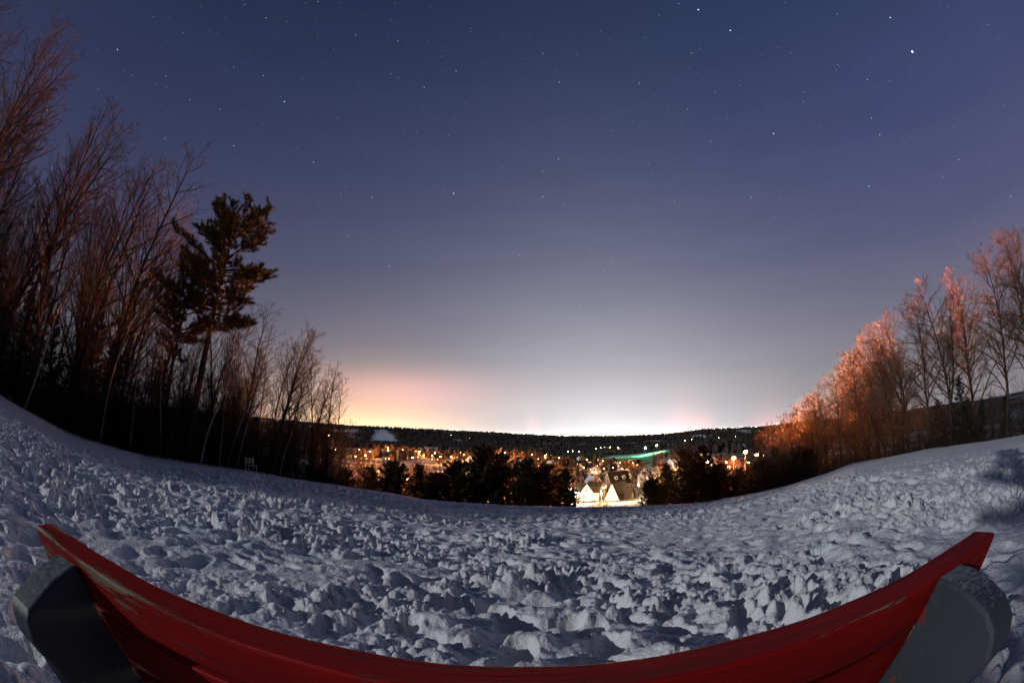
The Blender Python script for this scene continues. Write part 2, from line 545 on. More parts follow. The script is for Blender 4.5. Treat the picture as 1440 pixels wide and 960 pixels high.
lamp_cool = emit('pale floodlight glow', (.85, 1.0, .75), 420)
city_m = emit('city light points', (1.0, .78, .55), 30)
pale_wood = mat('pale painted wood', (.55, .53, .50), (.38, .35, .32), 6, .7, (1, 1, .3))

# ------------------------------------------------------------------ snow and valley sheets
def build_ground():
    front = np.radians(np.linspace(-98, 98, 1350))
    back = np.radians(np.linspace(98, 262, 92))[1:-1]
    az = np.concatenate([front, back])
    nr_ = 800
    r = .32 * (60 / .32) ** (np.linspace(0, 1, nr_))
    r = np.concatenate([[.06, .12, .18, .25], r])
    A, Rr = np.meshgrid(az, r)
    X, Y = (Rr * np.sin(A)).ravel(), (Rr * np.cos(A)).ravel()
    Rl, _ = edge(np.arctan2(X, Y))
    Z = base_z(X, Y) + snow_detail(X, Y)
    rows, cols = Rr.shape
    V = np.stack([X, Y, Z], 1)
    V = np.concatenate([V, [[0, 0, Z[:cols].mean()]]])
    i = np.arange(rows - 1)[:, None] * cols
    j = np.arange(cols)[None, :]
    j2 = (j + 1) % cols
    q = np.stack([i + j, i + cols + j, i + cols + j2, i + j2], -1).reshape(-1, 4)[:, ::-1]
    jj = np.arange(cols)
    tri = np.stack([np.full(cols, len(V) - 1), jj, (jj + 1) % cols], 1)[:, ::-1]
    o = link_mesh('snow_ground', np_mesh('snow_ground', V, [q, tri], [SNOW], True))
    tag(o, kind='structure')


FIELDS = []   # snowy fields in the valley: centre x, y, half sizes along and across the view


def field(px, py, rr, w, d):
    a, _ = ray(px, py)
    FIELDS.append((a, rr, w, d))


field(540, 616, 2350, 62, 330)       # pale open slope on the far hill
field(620, 632, 1150, 90, 70)
field(914, 643, 878, 34, 45)         # floodlit snow run
field(985, 617, 2300, 85, 160)


def build_valley():
    az = np.radians(np.linspace(-180, 180, 721))[:-1]
    rt = 55 * (9000 / 55) ** np.linspace(0, 1, 170)
    A, Rr = np.meshgrid(az, rt)
    X, Y = (Rr * np.sin(A)).ravel(), (Rr * np.cos(A)).ravel()
    Z = base_z(X, Y)
    Z[:len(az)] -= .6
    rows, cols = Rr.shape
    i = np.arange(rows - 1)[:, None] * cols
    j = np.arange(cols)[None, :]
    q = np.stack([i + j, i + cols + j, i + cols + (j + 1) % cols, i + (j + 1) % cols], -1).reshape(-1, 4)[:, ::-1]
    me = np_mesh('valley_ground', np.stack([X, Y, Z], 1), [q], [VALLEY], True)
    s = snow_mask(X, Y)
    at = me.attributes.new('snow', 'FLOAT', 'POINT')
    at.data.foreach_set('value', s.astype(np.float32))
    tag(link_mesh('valley_ground', me), kind='structure')


def snow_mask(X, Y):
    r = np.hypot(X, Y); az = np.arctan2(X, Y)
    s = np.zeros_like(r)
    for a, rr, w, d in FIELDS:
        u = (az - a) * r / w
        v = (r - rr) / d
        dd = np.sqrt(u * u + v * v) + .25 * fbm(X / 60, Y / 60, 51, 2)
        s = np.maximum(s, sstep(1.1, .85, dd))
    village = sstep(900, 350, r) * (.12 + .45 * sstep(.05, .35, fbm(X / 22, Y / 22, 53, 3)))
    s = np.maximum(s, np.maximum(village, .85 * sstep(190, 150, r)))
    patches = sstep(.36, .48, fbm(X / 130, Y / 130, 57, 3)) * sstep(300, 500, r) * .8
    return np.maximum(s, patches)


build_ground()
build_valley()


# ------------------------------------------------------------------ far woods (one mass on the hills)
def build_woods():
    n = 26000
    r = 420 * (3300 / 420) ** np.sqrt(rng.random(n))
    az = np.radians(rng.uniform(-48, 60, n))
    x, y = r * np.sin(az), r * np.cos(az)
    s = snow_mask(x, y)
    dens = fbm(x / 160, y / 160, 77, 3)
    keep = (s < .3) & ((dens > -.15) | (r > 2300)) & ~((r < 960) & (np.abs(az - math.radians(17.2)) < math.radians(3.0)))
    # leave the floodlit run and the line of sight to it open
    x, y, r = x[keep], y[keep], r[keep]
    m = len(x)
    z = base_z(x, y)
    h = rng.uniform(6, 12, m) * (1 + .35 * (r > 2000))
    w = h * rng.uniform(.28, .5, m)
    k = 6
    V = np.zeros((m, k * 2 + 1, 3))
    ph = rng.uniform(0, PI, m)
    for i in range(k):
        t = ph + 2 * PI * i / k
        jit = rng.uniform(.6, 1.2, m)
        V[:, i] = np.stack([x + np.cos(t) * w * .75 * jit, y + np.sin(t) * w * .75 * jit, z - .5], 1)
        jit = rng.uniform(.55, 1.25, m)
        V[:, k + i] = np.stack([x + np.cos(t + .4) * w * jit, y + np.sin(t + .4) * w * jit, z + h * rng.uniform(.35, .75, m)], 1)
    V[:, 2 * k] = np.stack([x + rng.normal(0, .1, m) * w, y, z + h], 1)
    b = (np.arange(m) * (2 * k + 1))[:, None]
    F3 = []
    for i in range(k):
        j = (i + 1) % k
        F3 += [np.concatenate([b + i, b + j, b + k + j], 1), np.concatenate([b + i, b + k + j, b + k + i], 1), np.concatenate([b + k + i, b + k + j, b + 2 * k], 1)]
    o = link_mesh('hillside_woods', np_mesh('hillside_woods', V.reshape(-1, 3), [np.concatenate(F3)], [wood_m]))
    tag(o, 'dark bare woods covering the far hills beyond the village', 'woods', kind='stuff')


build_woods()


# ------------------------------------------------------------------ trees
class Sticks:
    """Tapered tubes, gathered for one mesh."""
    def __init__(s):
        s.by = {}

    def add(s, P, R, k):
        s.by.setdefault((len(P), k), []).append((P, R))

    def mesh(s, name, m):
        Vs, Fs, n0 = [], [], 0
        for (n, k), L in s.by.items():
            P = np.array([a for a, _ in L], float)                  # (m, n, 3)
            R = np.array([list(b) for _, b in L], float)
            D = np.gradient(P, axis=1)
            D /= np.linalg.norm(D, axis=2, keepdims=True) + 1e-9
            ref = np.where((np.abs(D[:, :1, 2:]) < .8), np.array([0, 0, 1.0]), np.array([1.0, 0, 0]))
            A = np.cross(D, np.broadcast_to(ref, D.shape)); A /= np.linalg.norm(A, axis=2, keepdims=True) + 1e-9
            B = np.cross(D, A)
            t = 2 * PI * np.arange(k) / k
            V = P[:, :, None] + R[:, :, None, None] * (A[:, :, None] * np.cos(t)[:, None] + B[:, :, None] * np.sin(t)[:, None])
            mcount = len(L)
            b = n0 + np.arange(mcount)[:, None, None] * (n * k) + np.arange(n - 1)[None, :, None] * k
            j = np.arange(k)[None, None]
            j2 = (j + 1) % k
            Fs.append(np.stack([b + j, b + j2, b + k + j2, b + k + j], -1).reshape(-1, 4))
            Vs.append(V.reshape(-1, 3)); n0 += mcount * n * k
        return np_mesh(name, np.concatenate(Vs), [np.concatenate(Fs)], [m], True)


def grow(R_, p, d, L, n, wob, up):
    """A wandering path from p along d."""
    x, y, z = p
    a, b, c = d
    P = [(x, y, z)]
    st = L / n
    W = R_.normal(0, wob, (n, 3)).tolist()
    for w in W:
        a += w[0]; b += w[1]; c += w[2] + up
        q = 1 / math.sqrt(a * a + b * b + c * c)
        a *= q; b *= q; c *= q
        x += a * st; y += b * st; z += c * st
        P.append((x, y, z))
    return P


def along(P, t):
    q = t * (len(P) - 1); i = min(int(q), len(P) - 2); f = q - i
    u, v = P[i], P[i + 1]
    d = (v[0] - u[0], v[1] - u[1], v[2] - u[2])
    n = 1 / (math.sqrt(d[0] ** 2 + d[1] ** 2 + d[2] ** 2) + 1e-9)
    return np.array((u[0] + d[0] * f, u[1] + d[1] * f, u[2] + d[2] * f)), np.array((d[0] * n, d[1] * n, d[2] * n))


def side_dir(R_, d, ang, phi=None):
    x, y, z = d
    rx, ry, rz = (.3, .2, 1.0) if abs(z) < .95 else (1.0, 0, 0)
    a0, a1, a2 = y * rz - z * ry, z * rx - x * rz, x * ry - y * rx
    n = 1 / math.sqrt(a0 * a0 + a1 * a1 + a2 * a2); a0 *= n; a1 *= n; a2 *= n
    b0, b1, b2 = y * a2 - z * a1, z * a0 - x * a2, x * a1 - y * a0
    ph = R_.uniform(0, 2 * PI) if phi is None else phi
    c, s_, u, v = math.cos(ang), math.sin(ang), math.cos(ph), math.sin(ph)
    return np.array((x * c + (a0 * u + b0 * v) * s_, y * c + (a1 * u + b1 * v) * s_, z * c + (a2 * u + b2 * v) * s_))


def bare_tree(seed, H, r0, fb=.25, nl=24, l1=.34, a1=.75, up=.10, lean=.06, n2=9, n3=6, tw=.0085, fork=0):
    R_ = np.random.default_rng(seed)
    T, C = Sticks(), Sticks()
    d0 = np.array([lean * R_.normal(), lean * R_.normal(), 1.0])
    tr = grow(R_, (0, 0, -.5), d0 / np.linalg.norm(d0), H + .5, 12, .045, .03)
    rr = r0 * (1 - np.linspace(0, 1, 13)) ** .85 + .012
    rr[0] *= 1.3
    T.add(tr, rr, 8)
    stems = [(tr, rr, H, fb)]
    for f in range(fork):
        t = R_.uniform(.12, .35)
        p, d = along(tr, t)
        L = H * (1 - t) * R_.uniform(.8, .98)
        P = grow(R_, p, side_dir(R_, d, R_.uniform(.25, .45)), L, 9, .06, .05)
        q = r0 * .62 * (1 - np.linspace(0, 1, 10)) ** .8 + .012
        T.add(P, q, 7)
        stems.append((P, q, L, .2))
    for S, sr, SH, sfb in stems:
        k = nl if S is tr else nl * 2 // 3
        ph = R_.uniform(0, 6)
        for i in range(k):
            t = sfb + (1 - sfb) * ((i + R_.uniform(0, 1)) / k) ** .9
            t = min(t, .985)
            p, d = along(S, t)
            ph += 2.4 + R_.normal(0, .4)
            L = SH * l1 * (1.08 - t) ** .75 * R_.uniform(.55, 1.1) + .35
            P = grow(R_, p, side_dir(R_, d, a1 * R_.uniform(.75, 1.25), ph), L, 6, .10, up)
            b0 = min(.5 * np.interp(t, np.linspace(0, 1, len(sr)), sr), .028 * L + .004) + .004
            q = b0 * (1 - np.linspace(0, 1, 7)) ** .8 + tw * .8
            C.add(P, q, 4)
            m2 = max(3, int(n2 * (.5 + L / (SH * l1 + .1))))
            for j in range(m2):
                t2 = .15 + .85 * (j + R_.uniform(0, 1)) / m2
                p2, d2 = along(P, min(t2, .98))
                L2 = L * .42 * (1.15 - t2) * R_.uniform(.6, 1.2) + .18
                P2 = grow(R_, p2, side_dir(R_, d2, R_.uniform(.5, .95)), L2, 4, .12, up * 1.1)
                C.add(P2, np.linspace(max(b0 * .4 * (1.1 - t2), tw), tw * .7, 5), 3)
                for g in range(n3):
                    t3 = .2 + .8 * (g + R_.uniform(0, 1)) / n3
                    p3, d3 = along(P2, min(t3, .97))
                    P3 = grow(R_, p3, side_dir(R_, d3, R_.uniform(.4, .85)), L2 * .5 * R_.uniform(.5, 1.2) + .10, 2, .12, up)
                    C.add(P3, [tw * .85, tw * .7, tw * .45], 3)
    return T, C


class Needles:
    def __init__(s):
        s.V = []

    def tuft(s, R_, p, d, L, n, w, spread=.8):
        p = np.asarray(p); d = np.asarray(d)
        q = R_.normal(0, spread, (n, 3)) + d
        q /= np.linalg.norm(q, axis=1, keepdims=True)
        side = np.cross(q, R_.normal(0, 1, (n, 3))); side /= np.linalg.norm(side, axis=1, keepdims=True) + 1e-9
        ln = L * R_.uniform(.6, 1.15, (n, 1))
        b = p + d * R_.uniform(-.4, .3, (n, 1)) * L
        s.V.append(np.stack([b - side * w, b + side * w, b + q * ln + side * w * .25], 1))

    def mesh(s, name, m):
        V = np.concatenate(s.V).reshape(-1, 3)
        return np_mesh(name, V, [np.arange(len(V)).reshape(-1, 3)], [m])


def white_pine(seed, H=17.5):
    R_ = np.random.default_rng(seed)
    T, C = Sticks(), Needles()
    tr = grow(R_, (0, 0, -.5), (.03, 0, 1), H + .3, 14, .02, .02)
    T.add(tr, .24 * (1 - np.linspace(0, 1, 15)) ** .8 + .02, 9)
    n = 58
    for i in range(n):
        f = (i + R_.uniform(0, 1)) / n
        t = .52 + .47 * f
        p, d = along(tr, min(t, .99))
        env = 3.7 * math.sqrt(max(.04, 1 - ((t - .76) / .255) ** 2)) + .2
        if t < .52: env *= .85
        L = env * R_.uniform(.55, 1.18)
        ph = R_.uniform(0, 2 * PI)
        lift = .05 + .85 * max(0, t - .6) / .4
        dv = np.array([math.cos(ph), math.sin(ph), lift]); dv /= np.linalg.norm(dv)
        P = grow(R_, p, dv, L, 6, .09, .05)
        T.add(P, np.linspace(.022 * L + .012, .012, 7), 5)
        m2 = max(4, int(L * 5.5))
        for j in range(m2):
            t2 = .28 + .72 * (j + R_.uniform(0, 1)) / m2
            p2, d2 = along(P, min(t2, .98))
            L2 = R_.uniform(.45, 1.15) * (1.2 - .5 * t2)
            sd = side_dir(R_, d2, R_.uniform(.5, 1.0)); sd[2] = abs(sd[2]) * .5 + .15; sd /= np.linalg.norm(sd)
            P2 = grow(R_, p2, sd, L2, 3, .08, .08)
            T.add(P2, [.012, .010, .008, .006], 3)
            for g in range(4):
                p3, d3 = along(P2, .25 + .75 * (g + R_.random()) / 4)
                C.tuft(R_, p3, d3 * .7 + np.array([0, 0, .25]), .33, 17, .021, .66)
        C.tuft(R_, P[-1], np.subtract(P[-1], P[-2]), .30, 18, .018, .5)
    return T, C


def conifer(seed, H, W, tri=26, nb=64, low=.02, droop=-.12, fine=.2, power=.85, top=.97, fuzz=.16, nl=.34):
    R_ = np.random.default_rng(seed)
    T, C = Sticks(), Needles()
    tr = grow(R_, (0, 0, -.4), (0, 0, 1), H + .4, 8, .015, .02)
    T.add(tr, .028 * H * (1 - np.linspace(0, 1, 9)) + .015, 7)
    for i in range(nb):
        t = low + (top - low) * (i + R_.uniform(0, 1)) / nb
        p, d = along(tr, t)
        L = W * ((1 - t) ** power) * R_.uniform(.6, 1.15) * min(1, .55 + 3 * t) + .15
        ph = i * 2.4 + R_.normal(0, .4)
        dv = np.array([math.cos(ph), math.sin(ph), droop + .6 * t]); dv /= np.linalg.norm(dv)
        P = grow(R_, p, dv, L, 4, .07, .03)
        T.add(P, np.linspace(.012 * L + .008, .006, 5), 3)
        m = max(3, int(L / fine))
        for j in range(m):
            t2 = .15 + .85 * (j + R_.random()) / m
            p2, d2 = along(P, min(t2, .99))
            off = R_.normal(0, fuzz, 3) * (1.25 - t2) * L * .6
            C.tuft(R_, p2 + off * [1, 1, .5], d2 + np.array([0, 0, .15]), nl, tri, .028, .6 + fuzz)
    return T, C


def tree_proto(name, parts, loc, rz, sc3, label, cat, group):
    root = empty(name, loc, rz, label, cat, group)
    root.scale = sc3
    kids = [link_mesh(n, me, root) for n, me in parts]
    return root, kids


class Proto:
    """The first tree of a kind is the original; the rest are copies of it and its parts."""
    def __init__(s, name, parts, cat):
        s.name, s.parts, s.cat, s.root = name, parts, cat, None
        s.H = 0.0
        for _, me in parts:
            co_ = np.empty(len(me.vertices) * 3, dtype=np.float32); me.vertices.foreach_get('co', co_)
            s.H = max(s.H, float(np.percentile(co_[2::3], 99.7)))

    def fit(s, x, y, el, sink=.15):
        """The scale at which a tree rooted here reaches an elevation (degrees) over the lens."""
        return max(.15, (math.hypot(x, y) * math.tan(math.radians(el)) + ZC - gz(x, y) + sink) / s.H)

    def place(s, x, y, scale=1.0, rz=None, label=None, group=None, sink=.15, z=None, sxy=1.0, tilt=(0, 0), cat=None):
        z = gz(x, y) - sink if z is None else z
        rz = random.uniform(0, 2 * PI) if rz is None else rz
        if s.root is None:
            s.root, s.kids = tree_proto(s.name, s.parts, (x, y, z), rz, (scale * sxy, scale * sxy, scale), label, cat or s.cat, group)
            o = s.root
        else:
            o = copy_tree(s.root, s.kids)
            o.location = (x, y, z)
            o.scale = (scale * sxy, scale * sxy, scale)
            o['label'] = label
            if group: o['group'] = group
            elif 'group' in o: del o['group']
        az = math.atan2(x, y)
        k = -1 if az < 0 else 1
        # tilt[1] leans the tree towards the middle of the clearing, tilt[0] towards the lens
        ax = Matrix.Rotation(tilt[1], 3, Vector((math.sin(az), math.cos(az), 0)) * -k) @ Matrix.Rotation(tilt[0], 3, Vector((math.cos(az), -math.sin(az), 0)))
        o.rotation_euler = (ax @ Matrix.Rotation(rz, 3, 'Z')).to_euler()
        return o


def bare_proto(name, mt, mc, *a, **k):
    T, C = bare_tree(*a, **k)
    return Proto(name, [('trunk', T.mesh('trunk', mt)), ('crown', C.mesh('crown', mc))], 'tree')


BT = [bare_proto('bare_tree', bark_dark, bark_twig, 11, 17.0, .17, fb=.28, nl=26, l1=.44, a1=.78, up=.02, n2=9, n3=4, tw=.008),
      bare_proto('bare_tree', bark_dark, bark_twig, 12, 15.5, .15, fb=.24, nl=26, l1=.44, a1=.74, up=.03, fork=1, n2=9, n3=4, tw=.008),
      bare_proto('bare_tree', bark_dark, bark_twig, 13, 17.5, .18, fb=.34, nl=26, l1=.42, a1=.74, up=.015, lean=.10, n2=9, n3=4, tw=.008),
      bare_proto('bare_tree', bark_dark, bark_twig, 14, 13.0, .12, fb=.20, nl=26, l1=.42, a1=.62, up=.05, fork=2, lean=.10, n2=9, n3=5, tw=.0075)]
RT = [bare_proto('bare_hardwood', bark_grey, twig_grey, 21, 15.0, .20, fb=.22, nl=36, l1=.58, a1=.82, up=.0, fork=1, n2=13, n3=6, tw=.0105),
      bare_proto('bare_hardwood', bark_grey, twig_grey, 22, 13.5, .17, fb=.24, nl=36, l1=.58, a1=.86, up=.0, n2=13, n3=6, tw=.0105),
      bare_proto('bare_hardwood', bark_grey, twig_grey, 23, 14.0, .18, fb=.18, nl=32, l1=.56, a1=.78, up=.01, fork=1, n2=13, n3=6, tw=.0105)]
BI = [bare_proto('birch_tree', birch, bark_twig, 31, 11.0, .070, fb=.45, nl=18, l1=.30, a1=.55, up=.04, lean=.14, n2=7, n3=5, tw=.007),
      bare_proto('birch_tree', birch, bark_twig, 32, 9.5, .060, fb=.40, nl=18, l1=.32, a1=.55, up=.04, lean=.18, n2=7, n3=5, tw=.007)]
SA = [bare_proto('bare_sapling', brush_m, bark_twig, 41, 7.0, .05, fb=.15, nl=18, l1=.40, a1=.55, up=.06, fork=2, n2=6, n3=4, tw=.007),
      bare_proto('bare_sapling', brush_m, bark_twig, 42, 6.0, .045, fb=.12, nl=18, l1=.42, a1=.60, up=.06, fork=3, n2=6, n3=4, tw=.007)]
VT = [bare_proto('valley_tree', bark_grey, twig_grey, 51, 11, .2, fb=.2, nl=26, l1=.50, a1=.75, up=.03, fork=1, n2=8, n3=4, tw=.028),
      bare_proto('valley_tree', bark_grey, twig_grey, 52, 9.5, .2, fb=.2, nl=26, l1=.54, a1=.8, up=.03, fork=2, n2=8, n3=4, tw=.028)]


def conif_proto(name, m, *a, **k):
    T, C = conifer(*a, **k)
    return Proto(name, [('trunk', T.mesh('trunk', bark_dark)), ('crown', C.mesh('crown', m))], 'tree')


HE = [conif_proto('hemlock', needle, 61, 8.0, 2.3, nb=70), conif_proto('hemlock', needle, 62, 6.5, 2.2, nb=64)]
YP = [conif_proto('young_pine', needle, 71, 6.0, 2.7, nb=96, fine=.16, fuzz=.24, nl=.30, power=.55, droop=.1, low=.09),
      conif_proto('young_pine', needle, 72, 5.5, 3.1, nb=96, fine=.16, fuzz=.24, nl=.30, power=.45, droop=.15, low=.09),
      conif_proto('young_pine', needle, 73, 6.5, 2.4, nb=96, fine=.16, fuzz=.24, nl=.30, power=.7, droop=.05, low=.09)]
T_, C_ = white_pine(83)
PINE = Proto('white_pine', [('trunk', T_.mesh('trunk', bark_dark)), ('crown', C_.mesh('crown', needle_lit))], 'tree')


def pol(azd, r):
    a = math.radians(azd)
    return r * math.sin(a), r * math.cos(a)


def Redge(azd):
    return float(edge(np.array([math.radians(azd)]))[0][0])


# --- left wood: the tall pine and the trees round it
x, y = pol(-41.6, 29)
PINE.place(x, y, PINE.fit(x, y, 26.2), rz=2.1, sxy=1.25, label='tall white pine with a ragged dark crown standing out of the bare woods', tilt=(0, .10))
x, y = pol(-45.0, 31)
PINE.place(x, y, PINE.fit(x, y, 19.5), rz=4.6, label='lower thinner white pine close behind the tall ragged pine', tilt=(0, .10))

LEFT = 'bare trees of the woods beside the sledding hill'
LTOP_A = [-96, -87, -78, -69, -60, -51.5, -48.5, -45, -41, -36, -33, -30, -26.6, -23.3, -21.5]
LTOP_E = [43, 41, 37, 33, 33, 31, 21, 15, 14, 16.5, 16.5, 13, 9.8, 8.6, 4.5]
front = [(-92.5, .5, 2, 1.10), (-88.5, 1.0, 0, 1.12), (-85.5, 3.2, 2, 1.05), (-82, 1.8, 1, 1.08), (-78.5, 2.6, 0, 1.0), (-75, 1.6, 3, 1.15), (-72.5, 3.0, 2, .95),
         (-69.5, 1.4, 1, 1.02), (-66, 2.6, 0, .92), (-63, 1.5, 3, 1.1), (-60, 2.8, 2, .96), (-57, 1.4, 1, 1.0), (-54, 2.4, 0, .98), (-50.5, 1.5, 3, .95),
         (-47, 2.8, 1, .72), (-43.5, 1.6, 3, .72), (-38, 2.0, 3, .70), (-35, 3.0, 1, .62), (-31, 2.0, 3, .60), (-28, 2.6, 3, .52), (-25.3, 2.4, 3, .46), (-23.4, 3.6, 1, .36)]
for i, (a, off, k, s) in enumerate(front):
    x, y = pol(a, Redge(a) + off)
    if i < 14:
        lab = f'tall bare dark tree at the wood edge, {ORD[13 - i]} beyond the big white pine going uphill'
    elif i < 16:
        lab = ['bare tree with thin crown just uphill of the big white pine', 'slim bare tree right in front of the big white pine'][i - 14]
    else:
        lab = f'short bare tree at the wood edge, {ORD[i - 16]} downhill from the big white pine'
    el_ = float(np.interp(a, LTOP_A, LTOP_E)) * (1.0 if i % 2 == 0 else random.uniform(.82, .97))
    BT[k].place(x, y, BT[k].fit(x, y, el_), label=lab, group=LEFT, tilt=(random.uniform(-.05, .05), random.uniform(.06, .20)))
for i in range(26):                            # the rows behind, lost in the dark
    a = random.uniform(-84, -22.5)
    x, y = pol(a, Redge(a) + random.uniform(3.5, 24))
    s = BT[i % 4].fit(x, y, float(np.interp(a, LTOP_A, LTOP_E)))
    BT[i % 4].place(x, y, s * random.uniform(.5, .82), label='bare tree lost in the dark tangle behind the front row of the woods', group='bare trees deep in the woods',
                    tilt=(random.uniform(-.06, .06), random.uniform(.03, .16)))
bir = [(-64.5, .5, 0, 1.0, .34), (-49.5, .6, 1, .95, .16), (-39.8, .3, 0, .92, .20), (-37.4, .5, 1, .95, .22), (-36.2, 1.0, 0, .7, .20), (-45, .9, 1, .9, .12), (-34.8, .7, 1, .78, .26), (-29.5, .8, 0, .6, .22), (-53.5, .9, 0, .85, .1)]
bl = ['pale birch leaning far over at the wood edge, nearest the uphill side', 'thin pale birch left of the pine trunk', 'brightest white birch trunk just uphill of the pale bench', 'pale leaning birch next to the brightest birch trunk',
      'thin short birch between the leaning birch and the pale bench', 'faint birch trunk under the big pine', 'leaning birch directly behind the pale bench', 'small birch downhill of the pale bench', 'slim straight birch halfway up the wood edge']
for (a, off, k, s, lean), lab in zip(bir, bl):
    x, y = pol(a, Redge(a) + off)
    BI[k].place(x, y, s, label=lab, group='pale birches along the wood edge', tilt=(random.uniform(-.03, .03), .08 + lean * .8), rz=random.uniform(0, 6))
for i in range(62):
    a = -95 + 72 * (i + random.random()) / 62
    s = np.interp(a, [-96, -50, -35, -23], [.9, .85, .75, .55])
    x, y = pol(a, Redge(a) + random.uniform(.8, 9))
    SA[i % 2].place(x, y, s * random.uniform(.7, 1.6), tilt=(0, random.uniform(.0, .2)), label='thin many stemmed sapling in the dark thicket under the woods', group='saplings in the thicket')
hem = [(-72, 6, 1, 1.2), (-66, 10, 0, 1.1), (-60.5, 7, 1, 1.1), (-55, 8, 0, 1.15), (-51.5, 4.5, 1, 1.0), (-46, 9, 0, 1.0), (-41.0, 8, 1, .9), (-37, 9, 0, .8), (-33, 8, 1, .75), (-29, 9, 0, .6), (-49, 14, 1, 1.1), (-57.5, 16, 0, 1.3), (-69, 15, 1, 1.4)]
for i, (a, off, k, s) in enumerate(hem):
    x, y = pol(a, Redge(a) + off)
    HE[k].place(x, y, s, label='dark hemlock half hidden among the bare trunks of the woods', group='dark hemlocks inside the woods')


def brush(name, a0, a1, n, off0, off1, h0, h1, label, lean=.35):
    """A tangle of thin stems nobody could count."""
    R_ = np.random.default_rng(n)
    S = Sticks()
    aa = np.radians(R_.uniform(a0, a1, n))
    rr = edge(aa)[0] + off0 + (off1 - off0) * R_.random(n) ** 1.2
    xx, yy = rr * np.sin(aa), rr * np.cos(aa)
    zz = base_z(xx, yy) - .1
    hh = h0 + (h1 - h0) * R_.random(n) ** 1.9 * (.5 + vnoise(xx / 2.2, yy / 2.2, 5))
    for x, y, z, hs in zip(xx.tolist(), yy.tolist(), zz.tolist(), hh.tolist()):
        d = np.array([R_.normal(0, lean), R_.normal(0, lean), 1.0]); d /= np.linalg.norm(d)
        P = grow(R_, (x, y, z), d, hs, 4, .13, .02)
        S.add(P, np.linspace(.014, .005, 5), 3)
        for j in range(7):
            t = .2 + .8 * R_.random()
            p2, d2 = along(P, min(t, .97))
            P2 = grow(R_, p2, side_dir(R_, d2, R_.uniform(.4, 1.1)), hs * .45 * R_.uniform(.4, 1.1), 2, .15, .03)
            S.add(P2, [.008, .006, .004], 3)
    o = link_mesh(name, S.mesh(name, brush_m))
    tag(o, label, 'undergrowth', kind='stuff')


brush('undergrowth', -97, -22, 9000, .3, 12, .4, 5.2, 'dark tangle of brush filling the foot of the woods')
brush('undergrowth', 31, 84, 7000, .4, 15, .3, 4.2, 'dark low brush along the foot of the hardwood row')
brush('undergrowth', -24, 36, 1500, 1.5, 9, .3, 1.2, 'dry brush just over the brow of the hill')

# unseen hemlock added behind the bench to cast the shadow across the snow
HE[0].place(-13.4, -8.0, 1.12, label='dark hemlock added out of view behind the bench to cast a shadow')

brush('dry_weeds', -96, -20, 420, -1.6, .5, .12, .75, 'dry weed stems poking from the snow before the dark woods', lean=.25)
brush('dry_weeds', 32, 82, 420, -1.4, .6, .12, .75, 'dry weed stems poking from the snow before the hardwoods', lean=.25)

# --- right-hand row of hardwoods
RTOP_A = [28, 30.6, 34.4, 39.3, 44.4, 50.1, 54.6, 60.6, 67.5, 73.4, 80]
RTOP_E = [-2.4, -1.5, 1.0, 3.5, 7.0, 11.0, 12.8, 14.8, 15.2, 16.5, 17.5]
RIGHT = 'bare hardwoods along the far wood edge'
rows = [(79, 3, 0, 1.15), (73.8, 4.5, 1, 1.1), (69.4, 2.5, 0, 1.02), (65.2, 2.0, 1, 1.12), (61.0, 5.0, 2, .92), (57.4, 2.5, 0, .82),
        (53.8, 2.2, 1, .93), (51.6, 5.5, 2, .84), (49.6, 3.0, 0, .74), (47.6, 5.0, 2, .74), (45.9, 3.0, 1, .68), (44.0, 5.5, 2, .60), (42.2, 4.0, 1, .50), (40.6, 6.0, 2, .46), (38.7, 4.5, 1, .42), (36.8, 6.5, 2, .38), (34.9, 7.0, 1, .33), (33.2, 8.5, 2, .3), (31.6, 10, 1, .3)]
n = len(rows)
for i, (a, off, k, s) in enumerate(rows):
    x, y = pol(a, Redge(a) + off)
    lab = f'bare hardwood in the lit row, {ORD[n - 1 - i]} counting uphill from the valley end'
    s = RT[k].fit(x, y, float(np.interp(a, RTOP_A, RTOP_E)) * (1 if i % 2 else .95))
    RT[k].place(x, y, s, label=lab, group=RIGHT, tilt=(random.uniform(-.03, .03), random.uniform(.05, .13)))
for i in range(9):
    a = 31 + 22 * (i + random.random()) / 9
    x, y = pol(a, Redge(a) + random.uniform(5.5, 13))
    s = RT[i % 3].fit(x, y, float(np.interp(a, RTOP_A, RTOP_E))) * random.uniform(.70, .95)
    RT[i % 3].place(x, y, s, label='bare hardwood standing behind the front row on the far wood edge', group='bare hardwoods behind the row', tilt=(0, random.uniform(.04, .12)))
for i in range(16):
    a = 37 + 43 * (i + random.random()) / 16
    x, y = pol(a, Redge(a) + random.uniform(1.0, 8))
    SA[i % 2].place(x, y, random.uniform(.4, .8), label='bare sapling among the trunks of the hardwood row', group='saplings under the hardwoods')
for i, (a, off, k, s, lab) in enumerate([(55.6, 5.5, 1, .95, 'broad dark spruce at the valley side of the tallest spruce in the hardwoods'), (60.0, 6.5, 1, 1.0, 'dark spruce set back between the two front spruces in the hardwoods'), (65.5, 7, 0, .8, 'dark spruce set back in the brush towards the uphill end of the hardwoods'), (58.5, 3.5, 0, .85, 'dark spruce among the hardwood trunks, tallest of the three'), (61.5, 3.0, 1, .62, 'broad dark spruce beside the tallest spruce in the hardwoods'),
                                        (72.0, 2.5, 0, 1.0, 'dark evergreen at the uphill end of the hardwood row')]):
    x, y = pol(a, Redge(a) + off)
    HE[k].place(x, y, s, label=lab)

# --- dark young pines below the brow of the hill
YG = 'dark young pines below the brow of the hill'


